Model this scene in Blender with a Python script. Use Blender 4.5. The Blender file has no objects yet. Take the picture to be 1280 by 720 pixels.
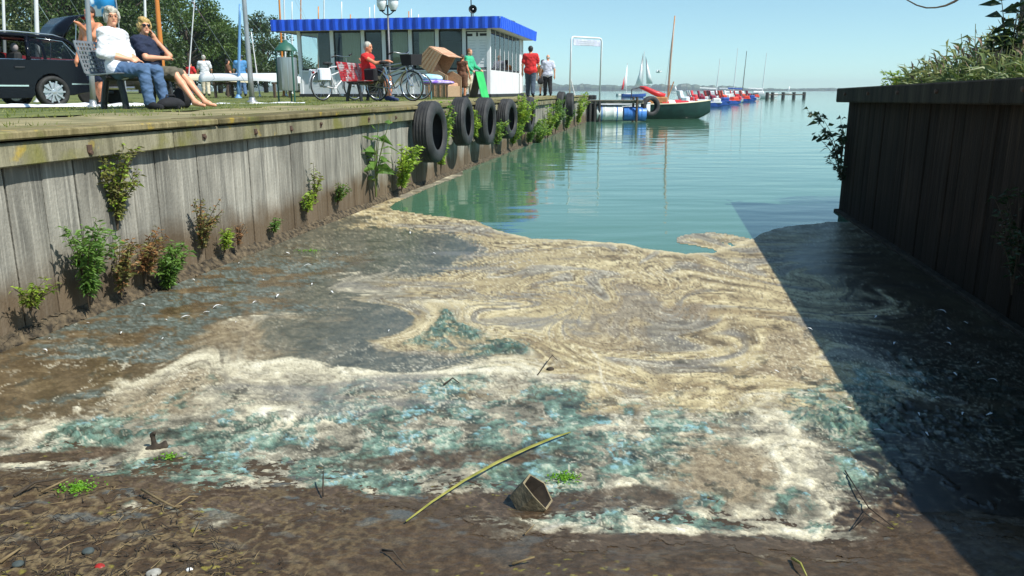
import bpy, bmesh, math, random
import numpy as np
from mathutils import Vector, Matrix
random.seed(7)
SC = bpy.context.scene
COL = SC.collection
R = math.radians
# ---------------------------------------------------------------- camera, sky, sun, exposure
H = 1.45                      # eye height above the water
FOC = 1000.0                  # focal length in photo pixels (1280 wide)
PITCH = math.atan((360 - 113) / FOC)
CP, SP = math.cos(PITCH), math.sin(PITCH)
cam_d = bpy.data.cameras.new('camera'); cam = bpy.data.objects.new('camera', cam_d); COL.objects.link(cam)
cam.location = (0, 0, H); cam.rotation_euler = (R(90) - PITCH, 0, 0)
cam_d.sensor_width = 36; cam_d.lens = 36 * FOC / 1280; cam_d.clip_start = .05; cam_d.clip_end = 9000
SC.camera = cam
SUN = Vector((1.04, -.63, 1.47)).normalized()
EL = math.asin(SUN.z); AZ = math.atan2(SUN.x, SUN.y)
w = bpy.data.worlds.new('World'); SC.world = w; w.use_nodes = True
nt = w.node_tree; sky = nt.nodes.new('ShaderNodeTexSky'); sky.sky_type = 'NISHITA'; sky.sun_disc = False
sky.sun_elevation = EL; sky.sun_rotation = AZ; sky.air_density = 1.0; sky.dust_density = .2; sky.ozone_density = 1.6
bgn = nt.nodes['Background']; wb = nt.nodes.new('ShaderNodeMix'); wb.data_type = 'RGBA'; wb.blend_type = 'MULTIPLY'; wb.inputs[0].default_value = 1; wb.inputs[7].default_value = (.98, 1.19, 1.13, 1)   # white balance of the photograph
tcw = nt.nodes.new('ShaderNodeTexCoord'); mpw = nt.nodes.new('ShaderNodeMapping'); mpw.inputs['Location'].default_value = (0, 0, .05); nt.links.new(tcw.outputs['Generated'], mpw.inputs[0]); nt.links.new(mpw.outputs[0], sky.inputs[0])
nt.links.new(sky.outputs[0], wb.inputs[6]); nt.links.new(wb.outputs[2], bgn.inputs[0]); bgn.inputs[1].default_value = .11
sl = bpy.data.lights.new('sun', 'SUN'); sun = bpy.data.objects.new('sun', sl); COL.objects.link(sun)
sl.energy = 5.0; sl.angle = R(.53); sl.color = (1, .975, .91)
sun.rotation_euler = SUN.to_track_quat('Z', 'Y').to_euler(); sun.location = (6, -4, 12)
vs = SC.view_settings; vs.view_transform = 'Standard'; vs.look = 'None'; vs.gamma = 1; vs.exposure = .32
SC.cycles.max_bounces = 6; SC.cycles.transparent_max_bounces = 10

# ---------------------------------------------------------------- places
def ray(u, v):
    dx = (u - 640) / FOC; dy = (360 - v) / FOC
    return Vector((dx, CP + dy * SP, -SP + dy * CP))
def gp(u, v, z=0.0):            # photo pixel -> point on the level z
    r = ray(u, v); t = (z - H) / r.z
    return Vector((0, 0, H)) + r * t
def at(u, v, Y):                # photo pixel -> point at distance Y
    r = ray(u, v); return Vector((0, 0, H)) + r * (Y / r.y)
def gx(u, Y, z):                # column u, distance Y, height z -> point
    return Vector(((u - 640) / FOC * (Y * CP + (H - z) * SP), Y, z))
WD = Vector((.184, .983, 0)).normalized(); WN = Vector((WD.y, -WD.x, 0)); W0 = Vector((-2.95, 4.39, 0))
def Q(a, b, z=0.0):             # along the left quay, inland, height
    p = W0 + WD * a - WN * b; return Vector((p.x, p.y, z))
def ab(p):
    q = Vector((p[0], p[1], 0)) - W0; return q.dot(WD), -q.dot(WN)
QANG = math.atan2(WD.y, WD.x) - math.pi / 2      # rotation that turns +Y into the quay direction
RD = Vector((.172, .985, 0)).normalized(); RN = Vector((-RD.y, RD.x, 0)); R0 = Vector((4.063, 9.898, 0))
def RQ(a, b, z=0.0):            # along the right wall towards the camera (a>0), landward b
    p = R0 - RD * a - RN * b; return Vector((p.x, p.y, z))
RANG = math.atan2(RD.y, RD.x) - math.pi / 2
DECK = 1.22
def sstep(a, b, x):
    t = min(1, max(0, (x - a) / (b - a))); return t * t * (3 - 2 * t)
def gz(x, y):                   # quay ground level
    a, b = ab((x, y))
    return DECK - .015 - .12 * sstep(4.2, 8.5, b) * (1 - sstep(20, 27, y))
def G(u, Y):
    p = gx(u, Y, 1.2); p = gx(u, Y, gz(p.x, p.y)); return p

# ---------------------------------------------------------------- noise (numpy)
_rng = np.random.RandomState(3)
_perm = _rng.permutation(512); _perm = np.concatenate([_perm, _perm, _perm])
_ga = _rng.rand(512) * 2 * np.pi; _gx, _gy = np.cos(_ga), np.sin(_ga)
def perlin(x, y, seed=0):
    x = x + seed * 17.31; y = y - seed * 9.77
    xi = np.floor(x).astype(int); yi = np.floor(y).astype(int); fx = x - xi; fy = y - yi
    u = fx * fx * fx * (fx * (fx * 6 - 15) + 10); v = fy * fy * fy * (fy * (fy * 6 - 15) + 10)
    def g(ix, iy, dx, dy):
        h = _perm[(_perm[ix & 511] + iy) & 511]; return _gx[h] * dx + _gy[h] * dy
    a = g(xi, yi, fx, fy); b = g(xi + 1, yi, fx - 1, fy); c = g(xi, yi + 1, fx, fy - 1); d = g(xi + 1, yi + 1, fx - 1, fy - 1)
    return ((a + u * (b - a)) + v * ((c + u * (d - c)) - (a + u * (b - a)))) * 1.5
def fbm(x, y, o=4, seed=0, gain=.5):
    s = 0; amp = 1; tot = 0
    for i in range(o):
        s = s + amp * perlin(x, y, seed + i * 3); tot += amp; amp *= gain; x = x * 2.03; y = y * 2.03
    return s / tot * 1.3
def ss(a, b, x):
    t = np.clip((x - a) / (b - a), 0, 1); return t * t * (3 - 2 * t)

# ---------------------------------------------------------------- materials
def lin(c):
    return tuple(((v / 255 + .055) / 1.055) ** 2.4 if v / 255 > .04045 else v / 255 / 12.92 for v in c)
MATS = {}
def mat(name, c1, c2=None, scale=8, rough=.7, bump=0, bscale=None, metal=0, stretch=None, det=6, lo=.3, hi=.7, rand=0, spec=.5, world=False, trans=0):
    """procedural material: two albedo tones (linear) mixed by noise, optional bump and per-object tint"""
    m = bpy.data.materials.new(name); m.use_nodes = True; n = m.node_tree.nodes; l = m.node_tree.links
    b = n['Principled BSDF']; b.inputs['Roughness'].default_value = rough; b.inputs['Metallic'].default_value = metal
    b.inputs['Specular IOR Level'].default_value = spec
    if trans: b.inputs['Transmission Weight'].default_value = trans
    tc = n.new('ShaderNodeTexCoord'); vec = tc.outputs['Object']
    if world:
        g = n.new('ShaderNodeNewGeometry'); vec = g.outputs['Position']
    if stretch:
        mp = n.new('ShaderNodeMapping'); mp.inputs['Scale'].default_value = stretch; l.new(vec, mp.inputs[0]); vec = mp.outputs[0]
    col = None
    if c2 is None: b.inputs['Base Color'].default_value = (*c1, 1)
    else:
        t = n.new('ShaderNodeTexNoise'); t.inputs['Scale'].default_value = scale; t.inputs['Detail'].default_value = det
        l.new(vec, t.inputs['Vector'])
        r = n.new('ShaderNodeValToRGB'); r.color_ramp.elements[0].color = (*c1, 1); r.color_ramp.elements[1].color = (*c2, 1)
        r.color_ramp.elements[0].position = lo; r.color_ramp.elements[1].position = hi
        l.new(t.outputs['Fac'], r.inputs[0]); col = r.outputs[0]
        if rand:
            oi = n.new('ShaderNodeObjectInfo'); mr = n.new('ShaderNodeMapRange'); l.new(oi.outputs['Random'], mr.inputs[0])
            mr.inputs[3].default_value = 1 - rand; mr.inputs[4].default_value = 1 + rand
            hs = n.new('ShaderNodeHueSaturation'); l.new(mr.outputs[0], hs.inputs['Value']); l.new(col, hs.inputs['Color']); col = hs.outputs[0]
        l.new(col, b.inputs['Base Color'])
    if bump:
        t2 = n.new('ShaderNodeTexNoise'); t2.inputs['Scale'].default_value = bscale or scale * 3; t2.inputs['Detail'].default_value = 5
        l.new(vec, t2.inputs['Vector']); bp = n.new('ShaderNodeBump'); bp.inputs['Strength'].default_value = 1; bp.inputs['Distance'].default_value = bump
        l.new(t2.outputs['Fac'], bp.inputs['Height']); l.new(bp.outputs[0], b.inputs['Normal'])
    MATS[name] = m; return m
def leaf_mat(name, c1, c2, trans=.35, scale=3, rough=.5):
    """leaf: tone varies by leaf and by noise, light passes through"""
    m = mat(name, c1, c2, scale=scale, rough=rough, det=3); n = m.node_tree.nodes; l = m.node_tree.links
    b = n['Principled BSDF']; out = n['Material Output']; tr = n.new('ShaderNodeBsdfTranslucent'); mx = n.new('ShaderNodeMixShader')
    mx.inputs[0].default_value = trans; src = b.inputs['Base Color'].links[0].from_socket
    hs = n.new('ShaderNodeHueSaturation'); hs.inputs['Value'].default_value = 1.5; hs.inputs['Hue'].default_value = .48
    l.new(src, hs.inputs['Color']); l.new(hs.outputs[0], tr.inputs[0])
    l.new(b.outputs[0], mx.inputs[1]); l.new(tr.outputs[0], mx.inputs[2]); l.new(mx.outputs[0], out.inputs[0]); return m
def glass_mat(name, tint=(.9, .95, .95), dark=.25):
    m = bpy.data.materials.new(name); m.use_nodes = True; n = m.node_tree.nodes; l = m.node_tree.links
    out = n['Material Output']; n.remove(n['Principled BSDF'])
    tr = n.new('ShaderNodeBsdfTransparent'); tr.inputs[0].default_value = (*[c * (1 - dark) for c in tint], 1)
    gl = n.new('ShaderNodeBsdfGlossy'); gl.inputs['Roughness'].default_value = .02; fr = n.new('ShaderNodeFresnel'); fr.inputs[0].default_value = 1.5
    mx = n.new('ShaderNodeMixShader'); l.new(fr.outputs[0], mx.inputs[0]); l.new(tr.outputs[0], mx.inputs[1]); l.new(gl.outputs[0], mx.inputs[2])
    l.new(mx.outputs[0], out.inputs[0]); MATS[name] = m; return m

# ---------------------------------------------------------------- mesh helpers
class MB:
    def __init__(s): s.v = []; s.f = []; s.mi = []
    def add(s, vs, fs, mi=0):
        o = len(s.v); s.v += [tuple(p) for p in vs]; s.f += [tuple(i + o for i in f) for f in fs]; s.mi += [mi] * len(fs); return s
    def box(s, c, d, rot=None, mi=0, taper=1, ch=0):
        x, y, z = [k / 2 for k in d]
        if ch:   # chamfered box
            pts = []
            import itertools
            bm = bmesh.new(); bmesh.ops.create_cube(bm, size=1, matrix=Matrix.Diagonal((*d, 1)))
            bmesh.ops.bevel(bm, geom=bm.edges[:], offset=ch, segments=1, affect='EDGES')
            bm.verts.index_update(); vs = [p.co.copy() for p in bm.verts]; fs = [[q.index for q in f.verts] for f in bm.faces]; bm.free()
        else:
            t = taper
            vs = [Vector(p) for p in ((-x, -y, -z), (x, -y, -z), (x, y, -z), (-x, y, -z), (-x * t, -y * t, z), (x * t, -y * t, z), (x * t, y * t, z), (-x * t, y * t, z))]
            fs = [(0, 3, 2, 1), (4, 5, 6, 7), (0, 1, 5, 4), (1, 2, 6, 5), (2, 3, 7, 6), (3, 0, 4, 7)]
        if rot is not None:
            vs = [rot @ p for p in vs]
        c = Vector(c); return s.add([p + c for p in vs], fs, mi)
    def tube(s, pts, rad, n=8, mi=0, cap=True):
        pts = [Vector(p) for p in pts]; k = len(pts); rad = rad if isinstance(rad, (list, tuple)) else [rad] * k
        vs = []; up = None
        for i, p in enumerate(pts):
            t = (pts[min(i + 1, k - 1)] - pts[max(i - 1, 0)])
            t = t.normalized() if t.length > 1e-9 else Vector((0, 0, 1))
            if up is None:
                up = Vector((0, 0, 1)) if abs(t.z) < .9 else Vector((1, 0, 0))
            e = t.cross(up).normalized(); up = e.cross(t).normalized()
            for j in range(n):
                a = 2 * math.pi * j / n; vs.append(p + (e * math.cos(a) + up * math.sin(a)) * rad[i])
        fs = [(i * n + j, i * n + (j + 1) % n, (i + 1) * n + (j + 1) % n, (i + 1) * n + j) for i in range(k - 1) for j in range(n)]
        if cap: fs += [tuple(range(n - 1, -1, -1)), tuple((k - 1) * n + j for j in range(n))]
        return s.add(vs, fs, mi)
    def lathe(s, prof, n=24, M=None, mi=0, closed=False):
        M = M or Matrix.Identity(4); k = len(prof); vs = []
        for r, z in prof:
            for j in range(n):
                a = 2 * math.pi * j / n; vs.append(M @ Vector((r * math.cos(a), r * math.sin(a), z)))
        fs = [(i * n + j, i * n + (j + 1) % n, ((i + 1) % k) * n + (j + 1) % n, ((i + 1) % k) * n + j) for i in range(k if closed else k - 1) for j in range(n)]
        return s.add(vs, fs, mi)
    def prism(s, poly, h, M=None, mi=0):
        """polygon in xy extruded to z=h, moved by M"""
        M = M or Matrix.Identity(4); n = len(poly)
        vs = [M @ Vector((x, y, 0)) for x, y in poly] + [M @ Vector((x, y, h)) for x, y in poly]
        return s.add(vs, [tuple(range(n - 1, -1, -1)), tuple(range(n, 2 * n))] + [(i, (i + 1) % n, n + (i + 1) % n, n + i) for i in range(n)], mi)
    def ball(s, c, r, n=10, m=7, mi=0, M=None):
        r = r if isinstance(r, (tuple, list)) else (r, r, r); c = Vector(c); vs = []; M = M or Matrix.Identity(3)
        for i in range(1, m):
            th = math.pi * i / m
            for j in range(n):
                a = 2 * math.pi * j / n; vs.append(c + M @ Vector((r[0] * math.sin(th) * math.cos(a), r[1] * math.sin(th) * math.sin(a), r[2] * math.cos(th))))
        top = len(vs); vs.append(c + M @ Vector((0, 0, r[2]))); vs.append(c - M @ Vector((0, 0, r[2])))
        fs = [(i * n + j, (i + 1) * n + j, (i + 1) * n + (j + 1) % n, i * n + (j + 1) % n) for i in range(m - 2) for j in range(n)]
        fs += [(top, j, (j + 1) % n) for j in range(n)] + [(top + 1, (m - 2) * n + (j + 1) % n, (m - 2) * n + j) for j in range(n)]
        return s.add(vs, fs, mi)
    def mesh(s, name, mats, smooth=False):
        me = bpy.data.meshes.new(name); me.from_pydata(s.v, [], s.f)
        mats = mats if isinstance(mats, (list, tuple)) else [mats]
        for m in mats: me.materials.append(MATS[m] if isinstance(m, str) else m)
        if len(mats) > 1: me.polygons.foreach_set('material_index', s.mi)
        if smooth is True: me.polygons.foreach_set('use_smooth', [True] * len(s.f))
        elif smooth: me.polygons.foreach_set('use_smooth', [True] * len(s.f)); me.set_sharp_from_angle(angle=R(smooth))
        me.update(); return me
    def build(s, name, mats, parent=None, smooth=False):
        return link(name, s.mesh(name, mats, smooth), parent)
def link(name, data, parent=None, loc=None):
    o = bpy.data.objects.new(name, data); COL.objects.link(o)
    if parent is not None: o.parent = parent
    if loc is not None: o.location = loc
    return o
def tag(o, label=None, cat=None, group=None, kind=None):
    for k, v in (('label', label), ('category', cat), ('group', group), ('kind', kind)):
        if v: o[k] = v
    return o
def thing(name, label, cat, loc=(0, 0, 0), rz=0, group=None):
    o = link(name, None); o.location = loc; o.rotation_euler = (0, 0, rz); o.empty_display_size = .1
    return tag(o, label, cat, group)
def copy_tree(o, parent=None):
    c = o.copy(); COL.objects.link(c)
    if parent is not None: c.parent = parent
    for ch in list(o.children): copy_tree(ch, c)
    return c
def np_mesh(name, V, F, mats, smooth=True):
    """mesh from numpy arrays of quads"""
    me = bpy.data.meshes.new(name); me.vertices.add(len(V)); me.vertices.foreach_set('co', np.asarray(V, np.float32).ravel())
    k = F.shape[1]; me.loops.add(F.size); me.loops.foreach_set('vertex_index', F.astype(np.int32).ravel())
    me.polygons.add(len(F)); me.polygons.foreach_set('loop_start', np.arange(0, F.size, k, dtype=np.int32))
    me.polygons.foreach_set('loop_total', np.full(len(F), k, np.int32))
    me.polygons.foreach_set('use_smooth', np.full(len(F), smooth))
    for m in (mats if isinstance(mats, (list, tuple)) else [mats]): me.materials.append(MATS[m] if isinstance(m, str) else m)
    me.update(calc_edges=True); return me
def euler(x=0, y=0, z=0): return Matrix.Rotation(z, 3, 'Z') @ Matrix.Rotation(y, 3, 'Y') @ Matrix.Rotation(x, 3, 'X')
# ================================================================ setting: lake, shore, quay ground
# lake
m = mat('lake_water', lin((70, 108, 84)), lin((78, 116, 92)), scale=.15, rough=.06, world=True)
n_ = m.node_tree.nodes; l_ = m.node_tree.links; b_ = n_['Principled BSDF']; b_.inputs['IOR'].default_value = 1.33
g_ = n_.new('ShaderNodeNewGeometry')
def wave(scale, st, det, dist):
    mp = n_.new('ShaderNodeMapping'); mp.inputs['Scale'].default_value = st; l_.new(g_.outputs['Position'], mp.inputs[0])
    t = n_.new('ShaderNodeTexNoise'); t.inputs['Scale'].default_value = scale; t.inputs['Detail'].default_value = det; l_.new(mp.outputs[0], t.inputs['Vector'])
    b = n_.new('ShaderNodeBump'); b.inputs['Distance'].default_value = dist; l_.new(t.outputs['Fac'], b.inputs['Height']); return b
w1 = wave(.8, (.55, 1.3, 1), 2, .022); w2 = wave(5, (.6, 1.2, 1), 3, .0018)
l_.new(w1.outputs[0], w2.inputs['Normal']); l_.new(w2.outputs[0], b_.inputs['Normal'])
wm = MB().add([(-2600, -9, 0), (2600, -9, 0), (2600, 2700, 0), (-2600, 2700, 0)], [(0, 1, 2, 3)])
tag(wm.build('lake', 'lake_water'), kind='structure')
tag(MB().add([(-2600, -9, -1.2), (2600, -9, -1.2), (2600, 2700, -1.2), (-2600, 2700, -1.2)], [(0, 1, 2, 3)]).build('lake_bed', mat('lake_bed', (.06, .05, .035), (.09, .08, .05), scale=.5)), kind='structure')

# quay ground
mat('meadow', lin((62, 78, 30)), lin((122, 124, 64)), scale=1.6, rough=.9, bump=.03, bscale=20, world=True, lo=.35, hi=.68)
av = np.concatenate([np.linspace(-12, 40, 105), np.linspace(42, 190, 40)]); bv = np.concatenate([np.linspace(2.2, 14, 48), np.linspace(15, 190, 50)])
A, B = np.meshgrid(av, bv, indexing='ij')
P = np.array([Q(a, b) for a, b in zip(A.ravel(), B.ravel())])
ragged = fbm(A.ravel() * .9, B.ravel() * .9, 3, 5)
Z = np.array([gz(p[0], p[1]) for p in P]) + fbm(P[:, 0] * 1.2, P[:, 1] * 1.2, 3, 2) * .012 * np.clip((B.ravel() - 2.3) / 1, 0, 1)
na, nb = len(av), len(bv); idx = np.arange(na * nb).reshape(na, nb)
F = np.stack([idx[:-1, :-1], idx[:-1, 1:], idx[1:, 1:], idx[1:, :-1]], -1).reshape(-1, 4)
Am = A[:-1, :-1].ravel(); Bm = B[:-1, :-1].ravel()
keep = ~((Am > 37) & (Bm < 11 + (Am - 37) * .12))
V = np.column_stack([P[:, 0], P[:, 1], Z])
tag(link('ground', np_mesh('ground', V, F[keep], 'meadow')), kind='structure')
# soil mass under the ground so that its lake side is closed
mat('soil', (.09, .07, .045), (.15, .12, .08), scale=3, rough=.95, bump=.02)
mb = MB()
for (a0, a1, b0, b1) in ((-12, 37.4, .3, 11.2), (-12, 190, 11.2, 189)):
    pts = [Q(a0, b0), Q(a1, b0), Q(a1, b1), Q(a0, b1)]
    if b0 > 1: pts = [Q(-12, 11.2), Q(37.4, 11.2), Q(190, 29), Q(190, 189), Q(-12, 189)]
    mb.prism([(p.x, p.y) for p in pts][::-1], 2.07 if b0 < 1 else 1.99, Matrix.Translation((0, 0, -1)))
tag(mb.build('terrain', 'soil'), kind='structure')
# paved apron between the deck boards and the grass
mat('old_paving', lin((98, 96, 58)), lin((162, 148, 108)), scale=2.6, rough=.92, bump=.008, bscale=14, world=True, lo=.3, hi=.7)
av = np.linspace(-12, 37.2, 260); rows = []
edge = 2.35 + fbm(av * .7, av * 0, 4, 8) * .45
ts = np.linspace(0, 1, 9); VV = []
for i, a in enumerate(av):
    for t in ts:
        b = .33 + (edge[i] - .33) * t; p = Q(a, b, DECK - .012 + .01 * math.sin(a * 3 + b * 4) * t - .03 * (t == 1)); VV.append(p)
idx = np.arange(len(VV)).reshape(len(av), len(ts)); F = np.stack([idx[:-1, :-1], idx[:-1, 1:], idx[1:, 1:], idx[1:, :-1]], -1).reshape(-1, 4)
tag(link('pavement', np_mesh('pavement', np.array(VV), F, 'old_paving')), kind='structure')

# grass blades
leaf_mat('grass_blade', lin((74, 96, 30)), lin((150, 152, 72)), scale=2)
rng = np.random.RandomState(11); N = 34000
b = .42 + rng.rand(N) ** 1.5 * 13; a = rng.rand(N) * 34 + 1
nz = fbm(a * .8, b * .8, 3, 21); kp = (nz > .3 - np.clip((b - 1.6) / 2.2, 0, 1) * .75); a = a[kp]; b = b[kp]; N = len(a)
base = W0.xy; px = W0.x + WD.x * a - WN.x * b; py = W0.y + WD.y * a - WN.y * b
pz = np.array([gz(x, y) for x, y in zip(px, py)]) - .012
ang = rng.rand(N) * 6.283; hgt = .018 + rng.rand(N) * .035; wd = .006 + rng.rand(N) * .007; lean = rng.randn(N, 2) * .02
V = np.zeros((N, 3, 3)); V[:, 0] = np.column_stack([px - np.cos(ang) * wd, py - np.sin(ang) * wd, pz]); V[:, 1] = np.column_stack([px + np.cos(ang) * wd, py + np.sin(ang) * wd, pz])
V[:, 2] = np.column_stack([px + lean[:, 0], py + lean[:, 1], pz + hgt])
tag(link('grass', np_mesh('grass', V.reshape(-1, 3), np.arange(N * 3).reshape(-1, 3), 'grass_blade', False)), 'short patchy grass growing behind the paved quay edge', 'grass', kind='stuff')

# ---------------------------------------------------------------- weathered timber of the two walls
def timber(name, dark, light, stain, stain_z, streak, moss=None):
    """grey weathered boards: vertical streaks, waterline stain with an uneven edge, per-board tone"""
    m = bpy.data.materials.new(name); m.use_nodes = True; n = m.node_tree.nodes; l = m.node_tree.links; b = n['Principled BSDF']
    b.inputs['Roughness'].default_value = .9; b.inputs['Specular IOR Level'].default_value = .12
    g = n.new('ShaderNodeNewGeometry'); oi = n.new('ShaderNodeObjectInfo')
    def noise(sc, det, st):
        mp = n.new('ShaderNodeMapping'); mp.inputs['Scale'].default_value = st; l.new(g.outputs['Position'], mp.inputs[0])
        t = n.new('ShaderNodeTexNoise'); t.inputs['Scale'].default_value = sc; t.inputs['Detail'].default_value = det; l.new(mp.outputs[0], t.inputs['Vector']); return t.outputs['Fac']
    def mix(f, a, c, mode='MIX'):
        x = n.new('ShaderNodeMix'); x.data_type = 'RGBA'; x.blend_type = mode
        for s, v in ((x.inputs[0], f), (x.inputs[6], a), (x.inputs[7], c)):
            if isinstance(v, (int, float)): s.default_value = v
            elif isinstance(v, tuple): s.default_value = (*v, 1)
            else: l.new(v, s)
        return x.outputs[2]
    def rng_(v, a, c, d=0, e=1):
        r = n.new('ShaderNodeMapRange'); l.new(v, r.inputs[0])
        for i, k in enumerate((a, c, d, e)): r.inputs[i + 1].default_value = k
        return r.outputs[0]
    s1 = noise(9, 5, (1, 1, .12)); s2 = noise(45, 4, (1, 1, .05)); s3 = noise(2.2, 5, (1, 1, .8))
    c = mix(rng_(s1, .35, .65), dark, light); c = mix(rng_(s2, .5, .72, 0, streak), c, tuple(min(1, k * 1.75) for k in light))
    c = mix(rng_(s3, .45, .7, 0, .45), c, tuple(k * .62 for k in dark))
    s4 = noise(1.3, 3, (1, 1, .25)); c = mix(rng_(s4, .4, .75, 0, .5), c, tuple(k * .75 for k in light))
    sx = n.new('ShaderNodeSeparateXYZ'); l.new(g.outputs['Position'], sx.inputs[0])
    ad = n.new('ShaderNodeMath'); ad.operation = 'MULTIPLY_ADD'; l.new(s3, ad.inputs[0]); ad.inputs[1].default_value = -.55; l.new(sx.outputs[2], ad.inputs[2])
    c = mix(rng_(ad.outputs[0], stain_z + .06, stain_z - .16, 0, .8), c, stain)
    if moss:
        c = mix(rng_(noise(3, 6, (1, 1, 1)), .52, .66, 0, .8), c, moss); c = mix(rng_(noise(7, 4, (1, 1, 1)), .62, .72, 0, .7), c, lin((176, 150, 62)))
    mr = rng_(oi.outputs['Random'], 0, 1, .78, 1.16); hs = n.new('ShaderNodeHueSaturation'); l.new(mr, hs.inputs['Value']); l.new(c, hs.inputs['Color'])
    l.new(hs.outputs[0], b.inputs['Base Color'])
    bp = n.new('ShaderNodeBump'); bp.inputs['Distance'].default_value = .004; l.new(s2, bp.inputs['Height'])
    bp2 = n.new('ShaderNodeBump'); bp2.inputs['Distance'].default_value = .006; l.new(noise(60, 5, (1, 1, .6)), bp2.inputs['Height']); l.new(bp.outputs[0], bp2.inputs['Normal'])
    l.new(bp2.outputs[0], b.inputs['Normal']); MATS[name] = m
timber('quay_plank', lin((112, 110, 102)), lin((156, 152, 140)), lin((92, 74, 52)), .14, .6)
timber('quay_cap', lin((104, 100, 80)), lin((148, 142, 118)), lin((120, 100, 74)), -2, .3, lin((118, 116, 62)))
timber('quay_top', lin((98, 90, 62)), lin((136, 125, 92)), lin((120, 100, 74)), -2, .3, lin((104, 106, 58)))
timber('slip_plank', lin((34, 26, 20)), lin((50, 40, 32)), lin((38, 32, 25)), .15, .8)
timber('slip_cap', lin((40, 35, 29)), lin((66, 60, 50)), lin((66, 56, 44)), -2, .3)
mat('dark_gap', (.02, .018, .015)); mat('rusty_bolt', (.05, .035, .025), (.12, .06, .035), scale=30, rough=.8)

def plank_mesh(name, wdt, h, t, matn, seed):
    rr = random.Random(seed); mb = MB(); c = .006
    # chamfered upright board, front at y=0 .. local x along the wall, y towards the water
    prof = [(-wdt / 2, -t), (-wdt / 2, -c), (-wdt / 2 + c, 0), (-wdt * .17, rr.uniform(-.004, .004)), (wdt * .17, rr.uniform(-.004, .004)), (wdt / 2 - c, 0), (wdt / 2, -c), (wdt / 2, -t)]
    n = len(prof); vs = []
    for z in (0, h * .5, h): vs += [(x + rr.uniform(-.0015, .0015), y, z) for x, y in prof]
    fs = [(k * n + i, k * n + (i + 1) % n, (k + 1) * n + (i + 1) % n, (k + 1) * n + i) for k in range(2) for i in range(n)] + [tuple(range(n - 1, -1, -1)), tuple(2 * n + i for i in range(n))]
    mb.add(vs, fs); return mb.mesh(name, matn)
qw = thing('quay_wall', 'long grey plank quay wall with overhanging timber cap, lined with tyres', 'quay wall', Q(0, 0, 0), math.atan2(WD.y, WD.x)); qw['kind'] = 'thing'
# local frame: x along the quay, y inland (left of the direction), so the water side is -y
pm = [plank_mesh('plank', .272, 1.62, .05, 'quay_plank', i) for i in range(5)]
for i, a in enumerate(np.arange(-10, 37.0, .28)):
    o = link('plank', pm[i % 5], qw); o.rotation_euler = (0, 0, math.pi); o.location = (a, random.uniform(-.006, .006), -.5); o.rotation_euler[1] = random.uniform(-.006, .006)
MB().box((13.5, .085, .3), (47.4, .05, 1.5)).build('backing_board', 'dark_gap', qw)
MB().box((37.22, 5.7, .35), (.1, 11.3, 1.7)).build('end_wall', 'quay_plank', qw)
a = -10
k = 0
while a < 36.8:
    L = min(random.uniform(3.4, 4.4), 37.1 - a)
    MB().box((a + L / 2, -.045, 1.095), (L - .012, .085, .135), rot=euler(random.uniform(-.02, .02), random.uniform(-.002, .002)), ch=.008).build('fascia_beam', 'quay_cap', qw)
    MB().box((a + L / 2 + .6, .11, DECK - .018), (L - .02, .46, .05), rot=euler(0, random.uniform(-.0015, .0015)), ch=.01).build('deck_board', 'quay_top', qw)
    x = a + .4
    while x < a + L - .2:
        bt = MB().lathe([(0, .022), (.014, .022), (.018, .016), (.018, 0)], 6, Matrix.Translation((x, -.086, 1.09 + random.uniform(-.03, .03))) @ Matrix.Rotation(R(90), 4, 'X'))
        bt.box((x, -.09, 1.09), (.045, .008, .045)); bt.build('bolt', 'rusty_bolt', qw); x += random.uniform(.7, 1.5)
    a += L; k += 1
# crumbling footing at the water line
mat('footing', lin((40, 34, 24)), lin((108, 94, 72)), scale=22, rough=.95, bump=.02, bscale=30, world=True, lo=.35, hi=.7)
av = np.concatenate([np.linspace(-10, -1, 150), np.linspace(-1, 12, 1300), np.linspace(12.02, 37, 700)]); prof = [(.02, .07), (-.012, .066), (-.022, .056), (-.034, .044), (-.044, .03), (-.054, .015), (-.062, 0), (-.09, -.12)]
VV = []
for j, (y, z) in enumerate(prof):
    k1 = fbm(av * 11, av * 0 + j * 1.1, 4, 31); k2 = fbm(av * .7, av * 0 + j * .2, 3, 33)
    VV.append(np.column_stack([av, y + k1 * .03 * (j > 0) + k2 * .02 * (j > 1), z * (1 + .5 * k2) + k1 * .03]))
V = np.stack(VV, 1).reshape(-1, 3); idx = np.arange(len(V)).reshape(len(av), len(prof)); F = np.stack([idx[:-1, :-1], idx[1:, :-1], idx[1:, 1:], idx[:-1, 1:]], -1).reshape(-1, 4)
link('footing', np_mesh('footing', V, F, 'footing', False), qw)

# right wall
rw = thing('slipway_wall', 'dark plank wall of the slipway in shade, topped by a heavy beam', 'wall', R0, math.atan2(-RD.y, -RD.x)); rw['kind'] = 'thing'
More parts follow.
